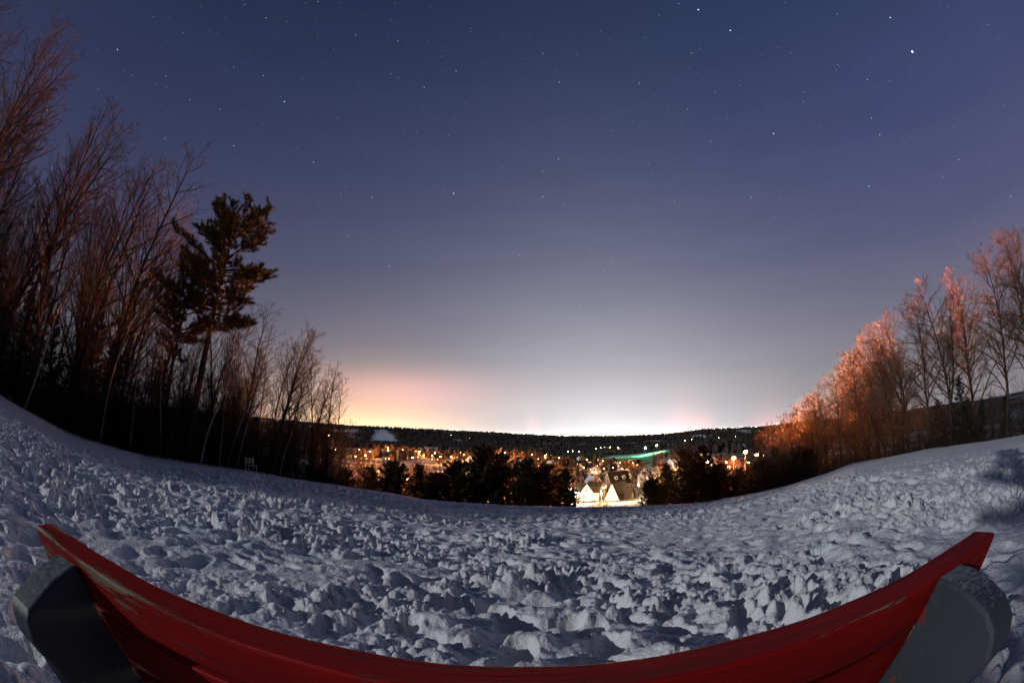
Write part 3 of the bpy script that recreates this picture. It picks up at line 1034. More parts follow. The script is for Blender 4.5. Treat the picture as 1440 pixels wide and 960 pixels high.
def pine_at(px, topy, r, k, wide, label, rz=None):
    """A young pine rooted at distance r, tall enough for its tip to reach the height seen."""
    a, el = ray(px, topy)
    x, y = r * math.sin(a), r * math.cos(a)
    z = gz(x, y)
    top = ZC + r * math.tan(el) - (.0 if int(px) % 3 else .7)
    Hp = (6.0, 5.5, 6.5)[k]
    s = max(.25, (top - z + .2) / (Hp * .98))
    o = YP[k].place(x, y, s, label=label, group=YG, z=z - .2, sxy=wide * (.82 if int(px) % 4 else 1.0), rz=rz)
    return o


pines = [(452, 656, 44, 0, 1.0), (486, 652, 46, 1, 1.0), (522, 649, 50, 0, 1.0), (556, 652, 47, 1, 1.0), (590, 654, 50, 2, 1.2), (612, 658, 45, 1, 1.0), (640, 650, 52, 0, 1.1), (680, 628, 52, 0, .95),
         (706, 640, 54, 0, 1.0), (742, 650, 50, 1, .9), (768, 646, 53, 0, 1.1), (796, 660, 50, 2, .9), (938, 655, 52, 2, 1.0), (965, 634, 52, 0, 1.05), (988, 628, 50, 2, .95), (1012, 655, 50, 1, .9), (1040, 660, 50, 0, 1.0), (1068, 642, 48, 1, 1.0),
         (1098, 622, 50, 1, 1.0), (1122, 620, 47, 0, 1.1), (1138, 634, 45, 1, .8), (920, 676, 55, 1, .8)]
for i, (px, ty, r, k, w) in enumerate(pines):
    if i < 12: lab = f'dark young pine below the brow, {ORD[i]} from the woods towards the houses'
    elif i == 21: lab = 'low dark pine right beside the steep roofed white house'
    else: lab = f'dark young pine below the brow, {ORD[i - 12]} from the houses towards the lit hardwoods'
    pine_at(px, ty, r, k, w, lab)


for i in range(26):
    px_ = (450 + 340 * i / 14) if i < 15 else (915 + 215 * (i - 15) / 10)
    px_ += random.uniform(-9, 9)
    a_, el_ = ray(px_, random.uniform(634, 650) if i < 15 else random.uniform(636, 656))
    r_ = random.uniform(57, 64)
    x, y = r_ * math.sin(a_), r_ * math.cos(a_)
    VT[i % 2].place(x, y, VT[i % 2].fit(x, y, math.degrees(el_)), sxy=.8, label='bare tree lit amber just behind the dark young pines', group='bare trees behind the young pines')

# ------------------------------------------------------------------ bench
def build_bench():
    zt = ZC - .24                                     # top of the backrest
    lean = .36                                        # how far the backrest reclines (the seat is on the far side)
    root = empty('bench', (-.02, .62, gz(0, .6) - .03), 0, 'old red wooden bench with dark grey end posts standing in trampled snow', 'bench')
    ox, oy, oz = root.location

    def P(y, z): return (y - oy, z - oz)

    def yaw_y(x, yb):
        return yb - .024 * x + .042 * x * x - .004
    # top rail: a thick plank, its ends sawn square, slightly bowed with age
    def plank(x0, x1, prof, name, bevel=.006):
        n = 40
        V, Fc = [], []
        k = len(prof)
        for i in range(n + 1):
            x = x0 + (x1 - x0) * i / n
            for (yy, zz) in prof:
                w = .0007 * math.sin(x * 13 + zz * 60) + .0005 * math.sin(x * 31 + yy * 90)
                V.append((x - ox, yaw_y(x, yy) + w - oy, zz + w * .8 - oz))
        for i in range(n):
            for j in range(k):
                j2 = (j + 1) % k
                Fc.append((i * k + j, i * k + j2, (i + 1) * k + j2, (i + 1) * k + j))
        Fc.append(tuple(range(k))[::-1]); Fc.append(tuple(n * k + j for j in range(k)))
        me = bpy.data.meshes.new(name)
        me.from_pydata(V, [], [f[::-1] for f in Fc]); me.materials.append(RED); me.update()
        o = link_mesh(name, me, root)
        b = o.modifiers.new('bevel', 'BEVEL'); b.width = bevel; b.segments = 3; b.limit_method = 'ANGLE'; b.angle_limit = math.radians(50)
        return o

    def slab(z0, z1, y0, th):
        """Profile of a plank leaning with the back: z0 top, z1 bottom, y0 rear face at height zt."""
        ya, yb = y0 + lean * (zt - z0), y0 + lean * (zt - z1)
        return [(ya, z0), (ya + th, z0 + .0), (yb + th, z1), (yb, z1)]
    plank(-.838, .792, slab(zt, zt - .085, .366, .060), 'backrest_board', .007)
    plank(-.80, .755, slab(zt - .112, zt - .225, .376, .036), 'backrest_board')
    plank(-.80, .755, slab(zt - .25, zt - .36, .376, .036), 'backrest_board')
    # seat on the far side
    for k in range(3):
        y0 = .62 + k * .135
        z = zt - .40 + .012 * k
        plank(-.80, .755, [(y0, z), (y0 + .12, z + .01), (y0 + .12, z - .03), (y0, z - .04)], 'seat_board')
    # end posts: thick planks on edge, sloping rounded tops, behind the rail
    for sx, xi in ((-1, -.640), (1, .560)):
        yo = yaw_y(xi, 0)
        dz = zt - .012 + (.0 if sx < 0 else .012)
        f = lambda zz: .366 + lean * (zt - zz) - .001       # rear face of the boards
        bot = gz(xi, .6) - .12
        prof = [P(f(dz) + yo, dz)]
        w = .135
        if sx < 0: prof += [P(f(dz) + yo - .060, dz - .020), P(f(dz) + yo - .128, dz - .056), P(f(dz) + yo - .138, dz - .068), P(f(dz) + yo - .140, dz - .11)]
        else: prof += [P(f(dz) + yo - .035, dz - .004), P(f(dz) + yo - .075, dz - .016), P(f(dz) + yo - .112, dz - .034), P(f(dz) + yo - .138, dz - .060), P(f(dz) + yo - .146, dz - .10)]
        zz = dz - .17
        prof += [P(f(zz) + yo - .165, zz)]
        prof += [P(f(bot) + yo - .20, bot), P(f(bot) + yo, bot)]
        x0, x1 = (xi - .070, xi) if sx < 0 else (xi, xi + .070)
        m = MB(); m.prism(prof, x0 - ox, x1 - ox)
        o = m.build('end_post', POST, root, .008, seg=3)
        # front leg and seat bearer, on the far side
        m = MB(); m.box((x0 + x1) / 2 - ox, .98 + yo - oy, (zt - .42 + bot) / 2 - oz, .069, .10, zt - .42 - bot)
        m.build('front_leg', POST, root, .006)
        m = MB(); m.box((x0 + x1) / 2 - ox, .80 + yo - oy, zt - .49 - oz, .066, .46, .085)
        m.build('seat_bearer', POST, root, .006)
    return root


build_bench()


# ------------------------------------------------------------------ little pale bench at the wood edge
def pale_bench():
    a, el = ray(353, 660)
    r = Redge(math.degrees(a)) - 1.0
    x, y = r * math.sin(a), r * math.cos(a)
    root = empty('garden_chair', (x, y, gz(x, y) - .03), -a + .5, 'small pale slatted chair standing alone in snow before the birches', 'chair')
    for sx in (-.30, .30):
        MB().box(sx, .22, .47, .05, .05, .94).build('back_post', pale_wood, root, .004)
        MB().box(sx, -.22, .24, .05, .05, .48).build('front_leg', pale_wood, root, .004)
    MB().box(0, -.01, .44, .62, .50, .035).build('seat', pale_wood, root, .004)
    for z in (.60, .72, .84):
        MB().box(0, .20, z, .60, .025, .06).build('back_slat', pale_wood, root, .003)


pale_bench()


# fallen logs at the foot of the woods
def log(a, off, L, rz, label, rr=.09):
    x, y = pol(a, Redge(a) + off)
    R_ = np.random.default_rng(int(abs(a) * 10))
    S = Sticks()
    S.add(grow(R_, (0, 0, 0), (1, 0, .03), L, 8, .03, 0), np.linspace(rr, rr * .55, 9), 7)
    o = link_mesh('fallen_log', S.mesh('fallen_log', bark_grey))
    o.location = (x, y, gz(x, y) + rr)
    o.rotation_euler = (0, 0, rz)
    tag(o, label, 'log')


log(-67, -.2, 3.0, 2.3, 'grey fallen log at the uphill end of the wood edge')
log(-49, -.3, 3.5, 2.4, 'thin fallen trunk lying in snow below the pine')
log(-31, -.6, 4.0, 2.4, 'fallen trunk lying in snow just downhill of the pale chair', .08)
log(72, -.6, 3.0, .7, 'fallen log with snow at the uphill end of the hardwoods')


# ------------------------------------------------------------------ houses
def hit(px, py, h=0.0, r0=85, r1=3400):
    """Where on the valley floor the line of sight through a spot comes down to h above the ground."""
    a, el = ray(px, py)
    rs = r0 * (r1 / r0) ** np.linspace(0, 1, 900)
    xs, ys = rs * math.sin(a), rs * math.cos(a)
    g = base_z(xs, ys) + h
    s = ZC + rs * math.tan(el)
    k = np.where(s <= g)[0]
    i = int(k[0]) if len(k) else int(np.argmin(s - g))
    return float(xs[i]), float(ys[i]), float(rs[i])


def house(x, y, rz, w, d, hw, hr, wall, roof, label, group=None, windows=(), dormers=0, chimney=False, trim=True, over=.45, z=None, lit=(), door=None, name='house', cross=None):
    """Gable end faces local -y, ridge runs along y; w across the gable, d along the ridge."""
    root = empty(name, (x, y, (gz(x, y) if z is None else z)), rz, label, 'house', group)
    m = MB()
    pr = [(-w / 2, -1.5), (w / 2, -1.5), (w / 2, hw), (0, hw + hr), (-w / 2, hw)]
    n = len(pr)
    m.V = [(p[0], -d / 2, p[1]) for p in pr] + [(p[0], d / 2, p[1]) for p in pr]
    m.Fc = [tuple(range(n)), tuple(range(n, 2 * n))[::-1]] + [(i, i + n, (i + 1) % n + n, (i + 1) % n) for i in range(n)]
    m.M = [0] * len(m.Fc)
    m.build('wall', wall, root)
    L = math.hypot(w / 2 + over, hr * (w / 2 + over) / (w / 2))
    ang = math.atan2(hr, w / 2)
    m = MB()
    th = .22
    for sx in (-1, 1):
        ex, ez = sx * (w / 2 + over), hw - hr * over / (w / 2)
        nx, nz = sx * math.sin(ang), math.cos(ang)
        a0, a1 = Vector((0, 0, hw + hr + .004)), Vector((ex, 0, ez))
        up = Vector((nx, 0, nz)) * th
        pts = []
        for yy in (-d / 2 - over, d / 2 + over):
            pts += [a0 + Vector((0, yy, 0)), a1 + Vector((0, yy, 0)), a1 + up + Vector((0, yy, 0)), Vector((0, yy, hw + hr + .004 + th / math.cos(ang)))]
        k = len(m.V)
        m.V += [tuple(p) for p in pts]
        fs = [(0, 1, 2, 3), (7, 6, 5, 4), (0, 4, 5, 1), (1, 5, 6, 2), (2, 6, 7, 3)]
        m.Fc += [tuple(k + i for i in f) for f in fs]; m.M += [0] * 5
    rf = m.build('roof', roof, root)
    if trim:
        for sx in (-1, 1):
            m = MB()
            cx, cz = sx * (w / 4 + over / 2), hw + hr / 2 - hr * over / w
            k = len(m.V)
            yb = -d / 2 - over - .05
            a0, a1 = Vector((0, yb, hw + hr + .02)), Vector((sx * (w / 2 + over), yb, hw - hr * over / (w / 2)))
            dn = Vector((0, 0, -.32)); upv = Vector((0, 0, .10)); bk = Vector((0, .048, 0))
            q = [a0 + dn, a1 + dn, a1 + upv, a0 + upv]
            m.V += [tuple(p) for p in q] + [tuple(p + bk) for p in q]
            m.Fc += [(0, 1, 2, 3), (7, 6, 5, 4), (0, 4, 5, 1), (1, 5, 6, 2), (2, 6, 7, 3), (3, 7, 4, 0)]; m.M += [0] * 6
            m.build('bargeboard', trim_white, root)
    for (wx, wz, ww, wh, on) in windows:
        f = MB(); f.box(wx, -d / 2 - .03, wz, ww + .24, .10, wh + .24)
        fr = f.build('window', trim_white, root)
        MB().box(wx, -d / 2 - .09, wz, ww, .03, wh).build('pane', lit_win if on else pane_dark, fr)
        g = MB(); g.box(wx, -d / 2 - .12, wz, .07, .03, wh); g.box(wx, -d / 2 - .121, wz, ww, .03, .07)
        g.build('muntin', trim_white, fr)
    for (yy, zz, on) in lit:                     # windows in the long wall towards +x and -x
        for sx in (-1, 1):
            f = MB(); f.box(sx * (w / 2 + .02), yy, zz, .10, 1.2, 1.4)
            fr = f.build('window', trim_white, root)
            MB().box(sx * (w / 2 + .08), yy, zz, .03, .95, 1.15).build('pane', lit_win if on else pane_dark, fr)
    if dormers:
        for k in range(dormers):
            yy = -d / 2 + d * (k + .75) / (dormers + .5)
            for sx in (1,):
                bx = sx * w * .30
                bz = hw + hr * (1 - .6)
                m = MB(); m.box(bx, yy, bz + .45, w * .24, 1.7, 1.7)
                dm = m.build('dormer', trim_white, root)
                MB().box(bx + w * .12 + .03, yy, bz + .45, .05, .9, 1.0).build('pane', pane_dark, dm)
                r_ = MB()
                for s2 in (-1, 1):
                    r_.box(bx - .1, yy + s2 * .52, bz + 1.62, w * .27, 1.35, .14, 0, -s2 * .62)
                r_.build('dormer_roof', roof, dm)
    if chimney:
        MB().box(w * .18, d * .2, hw + hr * .9, .8, .8, hr * .9 + 1.2).build('chimney', brown_wall, root)
    if cross:
        cw, cd, ch = cross
        m = MB(); q = [(-cw / 2, -1), (cw / 2, -1), (cw / 2, hw * .8), (0, hw * .8 + ch), (-cw / 2, hw * .8)]
        m.prism(q, w / 2 - .1, w / 2 + cd)
        m.build('wing', wall, root)
        m = MB()
        aa = math.atan2(ch, cw / 2)
        for s2 in (-1, 1):
            m.box(w / 2 + cd / 2 + .2, s2 * cw / 4 * 1.08, hw * .8 + ch / 2 + .12, cd + .5, (cw / 2 + .5) / math.cos(aa), .2, 0, -s2 * aa)
        m.build('wing_roof', roof, root)
    return root


def at(px, r):
    a, _ = ray(px, 690)
    return r * math.sin(a), r * math.cos(a), a


def W(*ws): return ws


# the lit houses just below the brow
x, y, a = at(870, 192)
steep = house(x, y, -a - .42, 6.4, 12, 2.4, 6.4, white_wall, roof_dark, 'white steep gabled house with a dark roof, nearest the brow and brightly lit', windows=[(0, 4.6, .8, 1.1, False)], over=.8, z=gz(x, y) - 1.6, cross=(4.6, 3.0, 4.6))
x, y, a = at(868, 235)
house(x, y, -a - .85, 5.6, 13, 5.0, 5.2, tan_wall, roof_dark, 'tan gabled house with two white roof dormers, behind the steep white house', windows=[(0, 6.4, .9, 1.4, False), (-1.3, 3.0, 1.0, 1.5, True), (1.3, 3.0, 1.0, 1.5, False)], dormers=2, z=gz(x, y) + 1.6)
x, y, a = at(905, 255)
house(x, y, -a + .05, 6.4, 10, 5.4, 4.0, white_wall, roof_dark, 'white gabled house with a wide gridded gable window, uphill of the dormered house', windows=[(0, 6.6, 2.6, 1.4, False), (-1.6, 3.4, 1.1, 1.5, False), (1.6, 3.4, 1.1, 1.5, True)], z=gz(x, y) + 2.2)
x, y, a = at(820, 190)
house(x, y, -a + .30, 4.6, 9, 4.4, 3.0, white_wall, roof_dark, 'narrow white gabled house with one dark gable window above the bright yard', windows=[(0, 4.9, 1.0, 1.5, False), (-1.1, 2.2, .9, 1.4, False), (1.1, 2.2, .9, 1.4, True)], cross=(4, 4, 2.4))
x, y, a = at(803, 225)
house(x, y, -a - .30, 5.2, 9, 4.6, 4.6, white_wall, roof_dark, 'pale steep gabled house half hidden behind dark pines, the taller of its pair', windows=[(0, 5.2, 1.1, 1.4, False)], z=gz(x, y) + 1.5)
x, y, a = at(788, 228)
house(x, y, -a + .25, 5.0, 8, 4.4, 3.6, cream_wall, roof_dark, 'cream gabled house half hidden behind dark pines, the lower of its pair', windows=[(0, 5.0, 1.1, 1.3, False)], z=gz(x, y) + 1.5)
x, y, a = at(931, 218)
house(x, y, -a - .5, 5.6, 9, 4.8, 4.0, cream_wall, roof_dark, 'cream gabled house just past the gridded window house', windows=[(0, 5.4, 1.1, 1.4, False), (-1.5, 2.6, 1.0, 1.3, True)], z=gz(x, y) + 1.5)
x, y, a = at(947, 224)
house(x, y, -a + .5, 6.0, 9, 4.8, 3.6, white_wall, roof_snow, 'white house with a snowy roof peeking over dark pines', windows=[(-1.3, 3.6, 1.1, 1.4, True), (1.3, 3.6, 1.1, 1.4, True)], z=gz(x, y) + 1.5)

for px_, r_, rot, w_, hw_, hr_, wm, rm, lab in [(793, 205, .5, 4.6, 3.8, 3.2, cream_wall, roof_dark, 'small cream gabled house between the pines and the narrow white house'),
                                              (812, 238, -.6, 5.0, 4.2, 3.2, white_wall, roof_dark, 'white gabled house standing directly behind the narrow white house'),
                                              (838, 222, .9, 5.0, 3.6, 3.0, tan_wall, roof_dark, 'low tan house between the narrow white house and the steep one'),
                                              (846, 262, -.3, 5.4, 4.4, 3.6, red_wall, roof_dark, 'dull red gabled house up behind the low tan one'),
                                              (832, 280, .4, 5.4, 4.4, 3.4, cream_wall, roof_snow, 'cream house with a snowy roof behind the low tan one'),
                                              (890, 290, -.5, 5.6, 4.6, 3.6, white_wall, roof_dark, 'white gabled house up behind the roof dormers')]:
    x, y, a = at(px_, r_)
    house(x, y, -a + rot, w_, 8, hw_, hr_, wm, rm, lab, windows=[(-1.2, 2.3, .9, 1.3, True), (1.2, 2.3, .9, 1.3, False), (0, hw_ + .5, .8, 1.0, True)], chimney=True, z=gz(x, y) + .6)

# village farther down: one house of each kind, then copies
vill = [(735, 652, 0), (760, 647, 1), (700, 652, 2), (664, 650, 0), (640, 643, 1), (614, 646, 2), (592, 640, 0), (568, 642, 1), (546, 645, 2), (520, 640, 0), (505, 637, 1), (815, 653, 2), (828, 656, 0),
        (846, 652, 1), (862, 650, 2), (838, 664, 0), (780, 645, 1), (800, 641, 2), (722, 643, 0), (684, 642, 2), (895, 654, 1), (878, 656, 0), (440, 628, 1), (456, 622, 2), (470, 634, 0), (870, 631, 1), (808, 636, 2), (990, 640, 0), (1010, 652, 1), (1030, 658, 2), (755, 655, 2), (775, 655, 0), (852, 656, 0), (822, 650, 1), (868, 655, 0), (808, 658, 2), (833, 660, 1), (795, 650, 0), (888, 650, 0), (843, 647, 2), (815, 646, 0), (770, 650, 1)]
vh = [('white house with snowy roof', white_wall, roof_snow), ('tan house with dark roof', tan_wall, roof_dark), ('dull red house with dark roof', red_wall, roof_dark)]
protos = {}
for i, (px, py, k) in enumerate(vill):
    x, y, r = hit(px, py, 2.0, 130)
    lab, wm, rm = vh[k]
    where = ('among the amber trees across the valley' if px < 640 else 'below the dark pines in the middle of the village' if px < 790 else 'in the bright cluster behind the gables' if px < 900 and py > 640 else 'on the far slope past the floodlights')
    label = f'{lab} {where}'
    grp = f'{vh[k][0].split()[0]} village houses {where}'
    rz = math.atan2(-x, y) + random.uniform(-.9, .9)
    if k not in protos:
        protos[k] = house(x, y, rz, 7.5, 9, 4.4, 3.2, wm, rm, label, grp, windows=[(-1.8, 2.4, 1.2, 1.4, True), (1.8, 2.4, 1.2, 1.4, k != 2), (0, 5.0, 1.0, 1.1, False)], lit=[(-2, 2.4, True), (2, 2.4, k == 0)], trim=False, name='village_house')
    else:
        o = copy_tree(protos[k])
        o.location = (x, y, gz(x, y)); o.rotation_euler = (0, 0, rz)
        o['label'] = label; o['group'] = grp
        s = random.uniform(.9, 1.15); o.scale = (s, s, s)

# ------------------------------------------------------------------ lamps
lamp_lights = {}


def lamp_light(col, power, soft=.3):
    key = (col, power)
    if key not in lamp_lights:
        l = bpy.data.lights.new('lamp_light', 'POINT')
        l.color = col; l.energy = power; l.shadow_soft_size = soft
        lamp_lights[key] = l
    return lamp_lights[key]


def lamp_mesh(h, head, m):
    p = MB(); p.tube([(0, 0, -.5), (0, 0, h * .6), (0, 0, h)], [.10, .075, .055], 6)
    p.tube([(0, 0, h), (.0, -.5, h + .25), (0, -1.1, h + .22)], [.05, .045, .04], 5)
    b = MB(); b.ball((0, -1.15, h + .0), head, 8, 5, .8)
    return p, b


LAMPS = {}


def lamp(kind, x, y, label, group, scale=1.0, power=None, rz=0.0, z=None):
    col, pw, m = {'amber': ((1.0, .36, .08), 9000, lamp_amber), 'warm': ((1.0, .70, .36), 9000, lamp_warm), 'green': ((.02, 1.0, .22), 420000, lamp_green), 'cool': ((.60, 1.0, .45), 110000, lamp_cool)}[kind]
    if kind not in LAMPS:
        p, b = lamp_mesh(7.0 if kind in ('amber', 'warm') else 14.0, .30 if kind in ('amber', 'warm') else 1.5, m)
        nm = 'street_lamp' if kind in ('amber', 'warm') else 'floodlight'
        root = empty(nm, (x, y, gz(x, y)), rz, label, 'lamp' if nm == 'street_lamp' else 'floodlight', group)
        kids = [p.build('pole', metal_m, root), b.build('lamp_head', m, root)]
        LAMPS[kind] = (root, kids)
        o = root
    else:
        root, kids = LAMPS[kind]
        o = copy_tree(root, kids)
        o.location = (x, y, gz(x, y)); o.rotation_euler = (0, 0, rz)
        o['label'] = label
        if group: o['group'] = group
        elif 'group' in o: del o['group']
    o.scale = (scale,) * 3
    h = (7.0 if kind in ('amber', 'warm') else 14.0)
    if power != 0:
        l = bpy.data.objects.new('lamp_light', lamp_light(col, power or pw))
        COL.objects.link(l); l.parent = o
        l.location = (0, -1.15, h - (.62 if h < 10 else 1.2))
    return o


lmp = [  # px, py, kind, power
    (505, 632, 'warm', 9000), (512, 640, 'amber', 9000), (545, 634, 'amber', 22000), (470, 632, 'amber', 9000), (441, 622, 'warm', 0), (452, 620, 'warm', 0), (463, 613, 'warm', 0), (437, 600, 'warm', 0), (456, 600, 'warm', 0),
    (580, 643, 'warm', 0), (586, 634, 'amber', 16000), (607, 640, 'warm', 0), (620, 642, 'amber', 14000), (640, 648, 'warm', 9000), (648, 636, 'amber', 9000), (700, 636, 'amber', 16000), (712, 640, 'warm', 0),
    (731, 650, 'warm', 9000), (756, 645, 'amber', 12000), (770, 642, 'warm', 0), (812, 652, 'warm', 5000), (820, 657, 'warm', 5000), (839, 655, 'warm', 7000), (851, 659, 'amber', 9000), (862, 658, 'warm', 0), (873, 659, 'amber', 9000),
    (800, 637, 'warm', 0), (806, 636, 'warm', 0), (814, 637, 'warm', 0), (844, 631, 'warm', 0), (850, 630, 'warm', 0), (857, 631, 'amber', 20000), (868, 631, 'warm', 0), (838, 633, 'amber', 0),
    (660, 617, 'warm', 0), (634, 612, 'warm', 0), (598, 606, 'warm', 0), (584, 603, 'warm', 0), (964, 622, 'warm', 0), (972, 619, 'warm', 0), (1035, 615, 'amber', 20000), (1012, 618, 'warm', 0),
    (955, 638, 'amber', 16000), (1050, 650, 'amber', 12000), (1075, 640, 'amber', 9000), (1020, 650, 'amber', 9000)]
for i, (px, py, kind, pw) in enumerate(lmp):
    x, y, r = hit(px, py, 7.0, 150)
    where = ('among the amber lit trees beyond the woods' if px < 640 else 'in the village behind the dark pines' if px < 790 else 'in the bright cluster behind the white gables' if py > 640 and px < 900 else 'on the wooded slope far across the valley' if px < 900 else 'near the young pines beyond the floodlights')
    lamp(kind, x, y, f'{"amber" if kind == "amber" else "warm white"} street lamp {where}', f'{kind} street lamps {where}', scale=1.0 if r < 700 else 1.6, power=pw * 3 if pw else 0, rz=random.uniform(0, 6))
for px, r, kind, pw, lab, s in [(803, 196, 'warm', 9000, 'warm lamp beside the small cream house by the pines', .7), (829, 212, 'warm', 9000, 'warm lamp before the low tan house', .7), (850, 246, 'amber', 9000, 'amber lamp before the dull red gabled house', .8), (880, 272, 'warm', 9000, 'warm lamp behind the dormered house', .8)]:
    x, y, a = at(px, r)
    lamp(kind, x, y, lab, None, s, pw, rz=-a)
# floodlights of the snow run
for px, py, kind, lab in ((907, 643, 'green', 'tall floodlight glowing green over the snow run'), (923, 640, 'cool', 'tall pale yellow floodlight beside the green one')):
    x, y, r = at(px, 880)[0], at(px, 880)[1], 880
    lamp(kind, x, y, lab, None)

# yard lamps that light the white houses, and lamps of the lane behind the hardwoods
yard = [(846, 168, 'warm', 60000, 'warm lamp in the bright yard before the steep white house', .55), (814, 166, 'warm', 26000, 'warm lamp in the yard before the narrow white house', .6),
        (774, 142, 'warm', 12000, 'warm lamp behind the dark pines left of the bright yard', .6), (742, 135, 'warm', 10000, 'warm lamp low behind the pines in the middle', .6), (850, 186, 'amber', 3000, 'amber lamp before the tan dormered house', .8),
        (898, 200, 'warm', 4000, 'warm lamp before the house with the gridded window', .7), (700, 130, 'warm', 9000, 'warm lamp low behind the pines nearest the woods', .6), (576, 120, 'amber', 6000, 'amber lamp glinting through brush below the woods', .5), (943, 204, 'warm', 8000, 'warm lamp before the snowy roofed house', .7)]
for px, r, kind, pw, lab, s in yard:
    x, y, a = at(px, r)
    lamp(kind, x, y, lab, None, s, pw, rz=-a)
for a, r, h, pw, lab in [(25.0, 68, .7, 120000, 'amber lamp below the brow behind the young pines, nearest the houses'), (31.0, 68, .7, 130000, 'amber lamp below the brow behind the young pines, near the hardwoods'),
                         (39.0, 64, .5, 12000, 'amber lamp down behind the hardwood row, next to the valley end'), (46.0, 66, .5, 12000, 'amber lamp down behind the middle of the hardwood row'),
                         (58.0, 66, .5, 6000, 'amber lamp down behind the dark spruces in the hardwoods'), (68, 66, .5, 6000, 'amber lamp down behind the uphill end of the hardwoods'),
                         (-16, 68, .7, 130000, 'amber lamp below the brow by the downhill end of the woods'), (-8, 70, .7, 130000, 'amber lamp below the brow behind the pines, next to the wood end lamp'),
                         (-27, 66, .55, 20000, 'amber lamp of the road behind the woods, lowest'), (-40, 68, .5, 16000, 'amber lamp of the road behind the woods, behind the big pine'),
                         (-60, 68, .5, 12000, 'amber lamp of the road behind the woods, highest')]:
    x, y = pol(a, r)
    lamp('amber', x, y, lab, None, h, pw, rz=math.radians(-a))


def added_uplight(a, r, h, aim, up, half, pw, lab, group):
    """An added sodium floodlight on a mast, tipped up to light the tree crowns; its beam starts above the snow."""
    x, y = pol(a, r)
    z = gz(x, y)
    tx, ty = aim
    yaw = math.atan2(tx - x, ty - y)
    root = empty('floodlight', (x, y, z), -yaw, lab, 'floodlight', group)
    MB().tube([(0, 0, -.5), (0, 0, h * .6), (0, 0, h)], [.14, .11, .09], 8).build('pole', metal_m, root)
    m = MB(); m.box(0, -.12, h + .18, .62, .30, .46, 0, up); m.build('lamp_housing', metal_m, root, .02)
    m = MB(); m.box(0, .05, h + .22, .54, .03, .38, 0, up); m.build('lamp_glass', lamp_amber, root)
    l = bpy.data.lights.new('lamp_light', 'SPOT')
    l.energy = pw; l.color = (1.0, .25, .045); l.spot_size = 2 * half; l.spot_blend = .35; l.shadow_soft_size = .3
    o = bpy.data.objects.new('lamp_light', l); COL.objects.link(o); o.parent = root
    o.location = (0, .32, h + .32)
    o.rotation_euler = (PI / 2 + up, 0, 0)


R25 = math.radians(25)  # hidden masts added to give the trees on both sides their orange glow
added_uplight(28, 78, 9.5, pol(43, 45), math.radians(20), math.radians(18.5), 2500000, 'added sodium floodlight on a mast beyond the young pines, first of three aimed at the hardwoods', 'added floodlights behind the pines')
added_uplight(31, 70, 9, pol(40, 44), math.radians(22), math.radians(20.5), 1100000, 'added sodium floodlight on a mast beyond the young pines, second of three aimed at the hardwoods', 'added floodlights behind the pines')
added_uplight(24.5, 82, 9.5, pol(45, 45), math.radians(19), math.radians(17.5), 1000000, 'added sodium floodlight on a mast beyond the young pines, third of three aimed at the hardwoods', 'added floodlights behind the pines')
added_uplight(29.5, 74, 10, pol(-64, 26), math.radians(24), math.radians(21), 260000, 'added sodium floodlight on a mast beyond the young pines, aimed across the hill at the woods', None)
added_uplight(-13, 80, 7, pol(-40, 32), math.radians(25), math.radians(24), 160000, 'added sodium floodlight on a mast below the brow, aimed at the pine', 'added floodlights below the woods')
added_uplight(-18, 74, 6, pol(-30, 34), math.radians(24), math.radians(23), 60000, 'added sodium floodlight on a mast below the brow, aimed at the lowest trees', 'added floodlights below the woods')

def where_of(px):
    return ('in the amber glow beyond the woods' if px < 640 else 'behind the dark pines in the village' if px < 790 else 'round the bright house cluster' if px < 905 else 'behind the young pines towards the hardwoods')


groves = [(500, 642, 5, 90), (520, 636, 6, 120), (546, 632, 8, 200), (566, 634, 6, 160), (590, 636, 6, 150), (612, 638, 5, 110), (634, 643, 5, 90), (652, 640, 4, 70), (690, 637, 6, 150), (710, 638, 6, 140), (728, 642, 4, 90), (748, 641, 6, 120), (766, 643, 6, 120),
          (786, 646, 4, 60), (826, 648, 3, 60), (848, 650, 4, 60), (872, 652, 5, 90), (890, 652, 4, 70), (952, 636, 6, 150), (972, 642, 4, 60), (1000, 650, 4, 60), (1030, 652, 6, 110), (1052, 645, 6, 120), (1070, 634, 6, 120), (1086, 626, 5, 100), (462, 624, 4, 50), (444, 618, 3, 40)]
for px, py, n_, pw in groves:
    x0, y0, r0 = hit(px, py + 4, 3.0, 150)
    if px > 1020:
        a_, _ = ray(px, py); r0 = 130; x0, y0 = r0 * math.sin(a_), r0 * math.cos(a_)
    a_ = math.atan2(x0, y0)
    k_ = min(1.6, max(.8, r0 / 480))
    if px > 1020: k_, pw = .5, 25
    lamp('amber', x0, y0, f'amber lamp under lit trees {where_of(px)}', f'lamps under lit trees {where_of(px)}', scale=min(1.4, k_), power=pw * 480 * min(1, k_ * k_), rz=-a_)
    for t in range(n_):
        ox = (t - (n_ - 1) / 2) * 6.5 * k_ + random.uniform(-2, 2)
        oy = random.uniform(5, 14) * k_
        xx, yy = x0 + ox * math.cos(a_) + oy * math.sin(a_), y0 - ox * math.sin(a_) + oy * math.cos(a_)
        VT[t % 2].place(xx, yy, random.uniform(.8, 1.15) * k_, label=f'bare round crowned tree lit amber {where_of(px)}', group=f'amber lit trees {where_of(px)}')

R_ = np.random.default_rng(404)
for i in range(46):
    a_ = math.radians(R_.uniform(1.5, 19)); r_ = R_.uniform(235, 520)
    x, y = r_ * math.sin(a_), r_ * math.cos(a_)
    VT[i % 2].place(x, y, R_.uniform(.7, 1.1) * (.8 + r_ / 900), label='dark bare tree standing between the lit houses of the village', group='dark trees between the village houses')

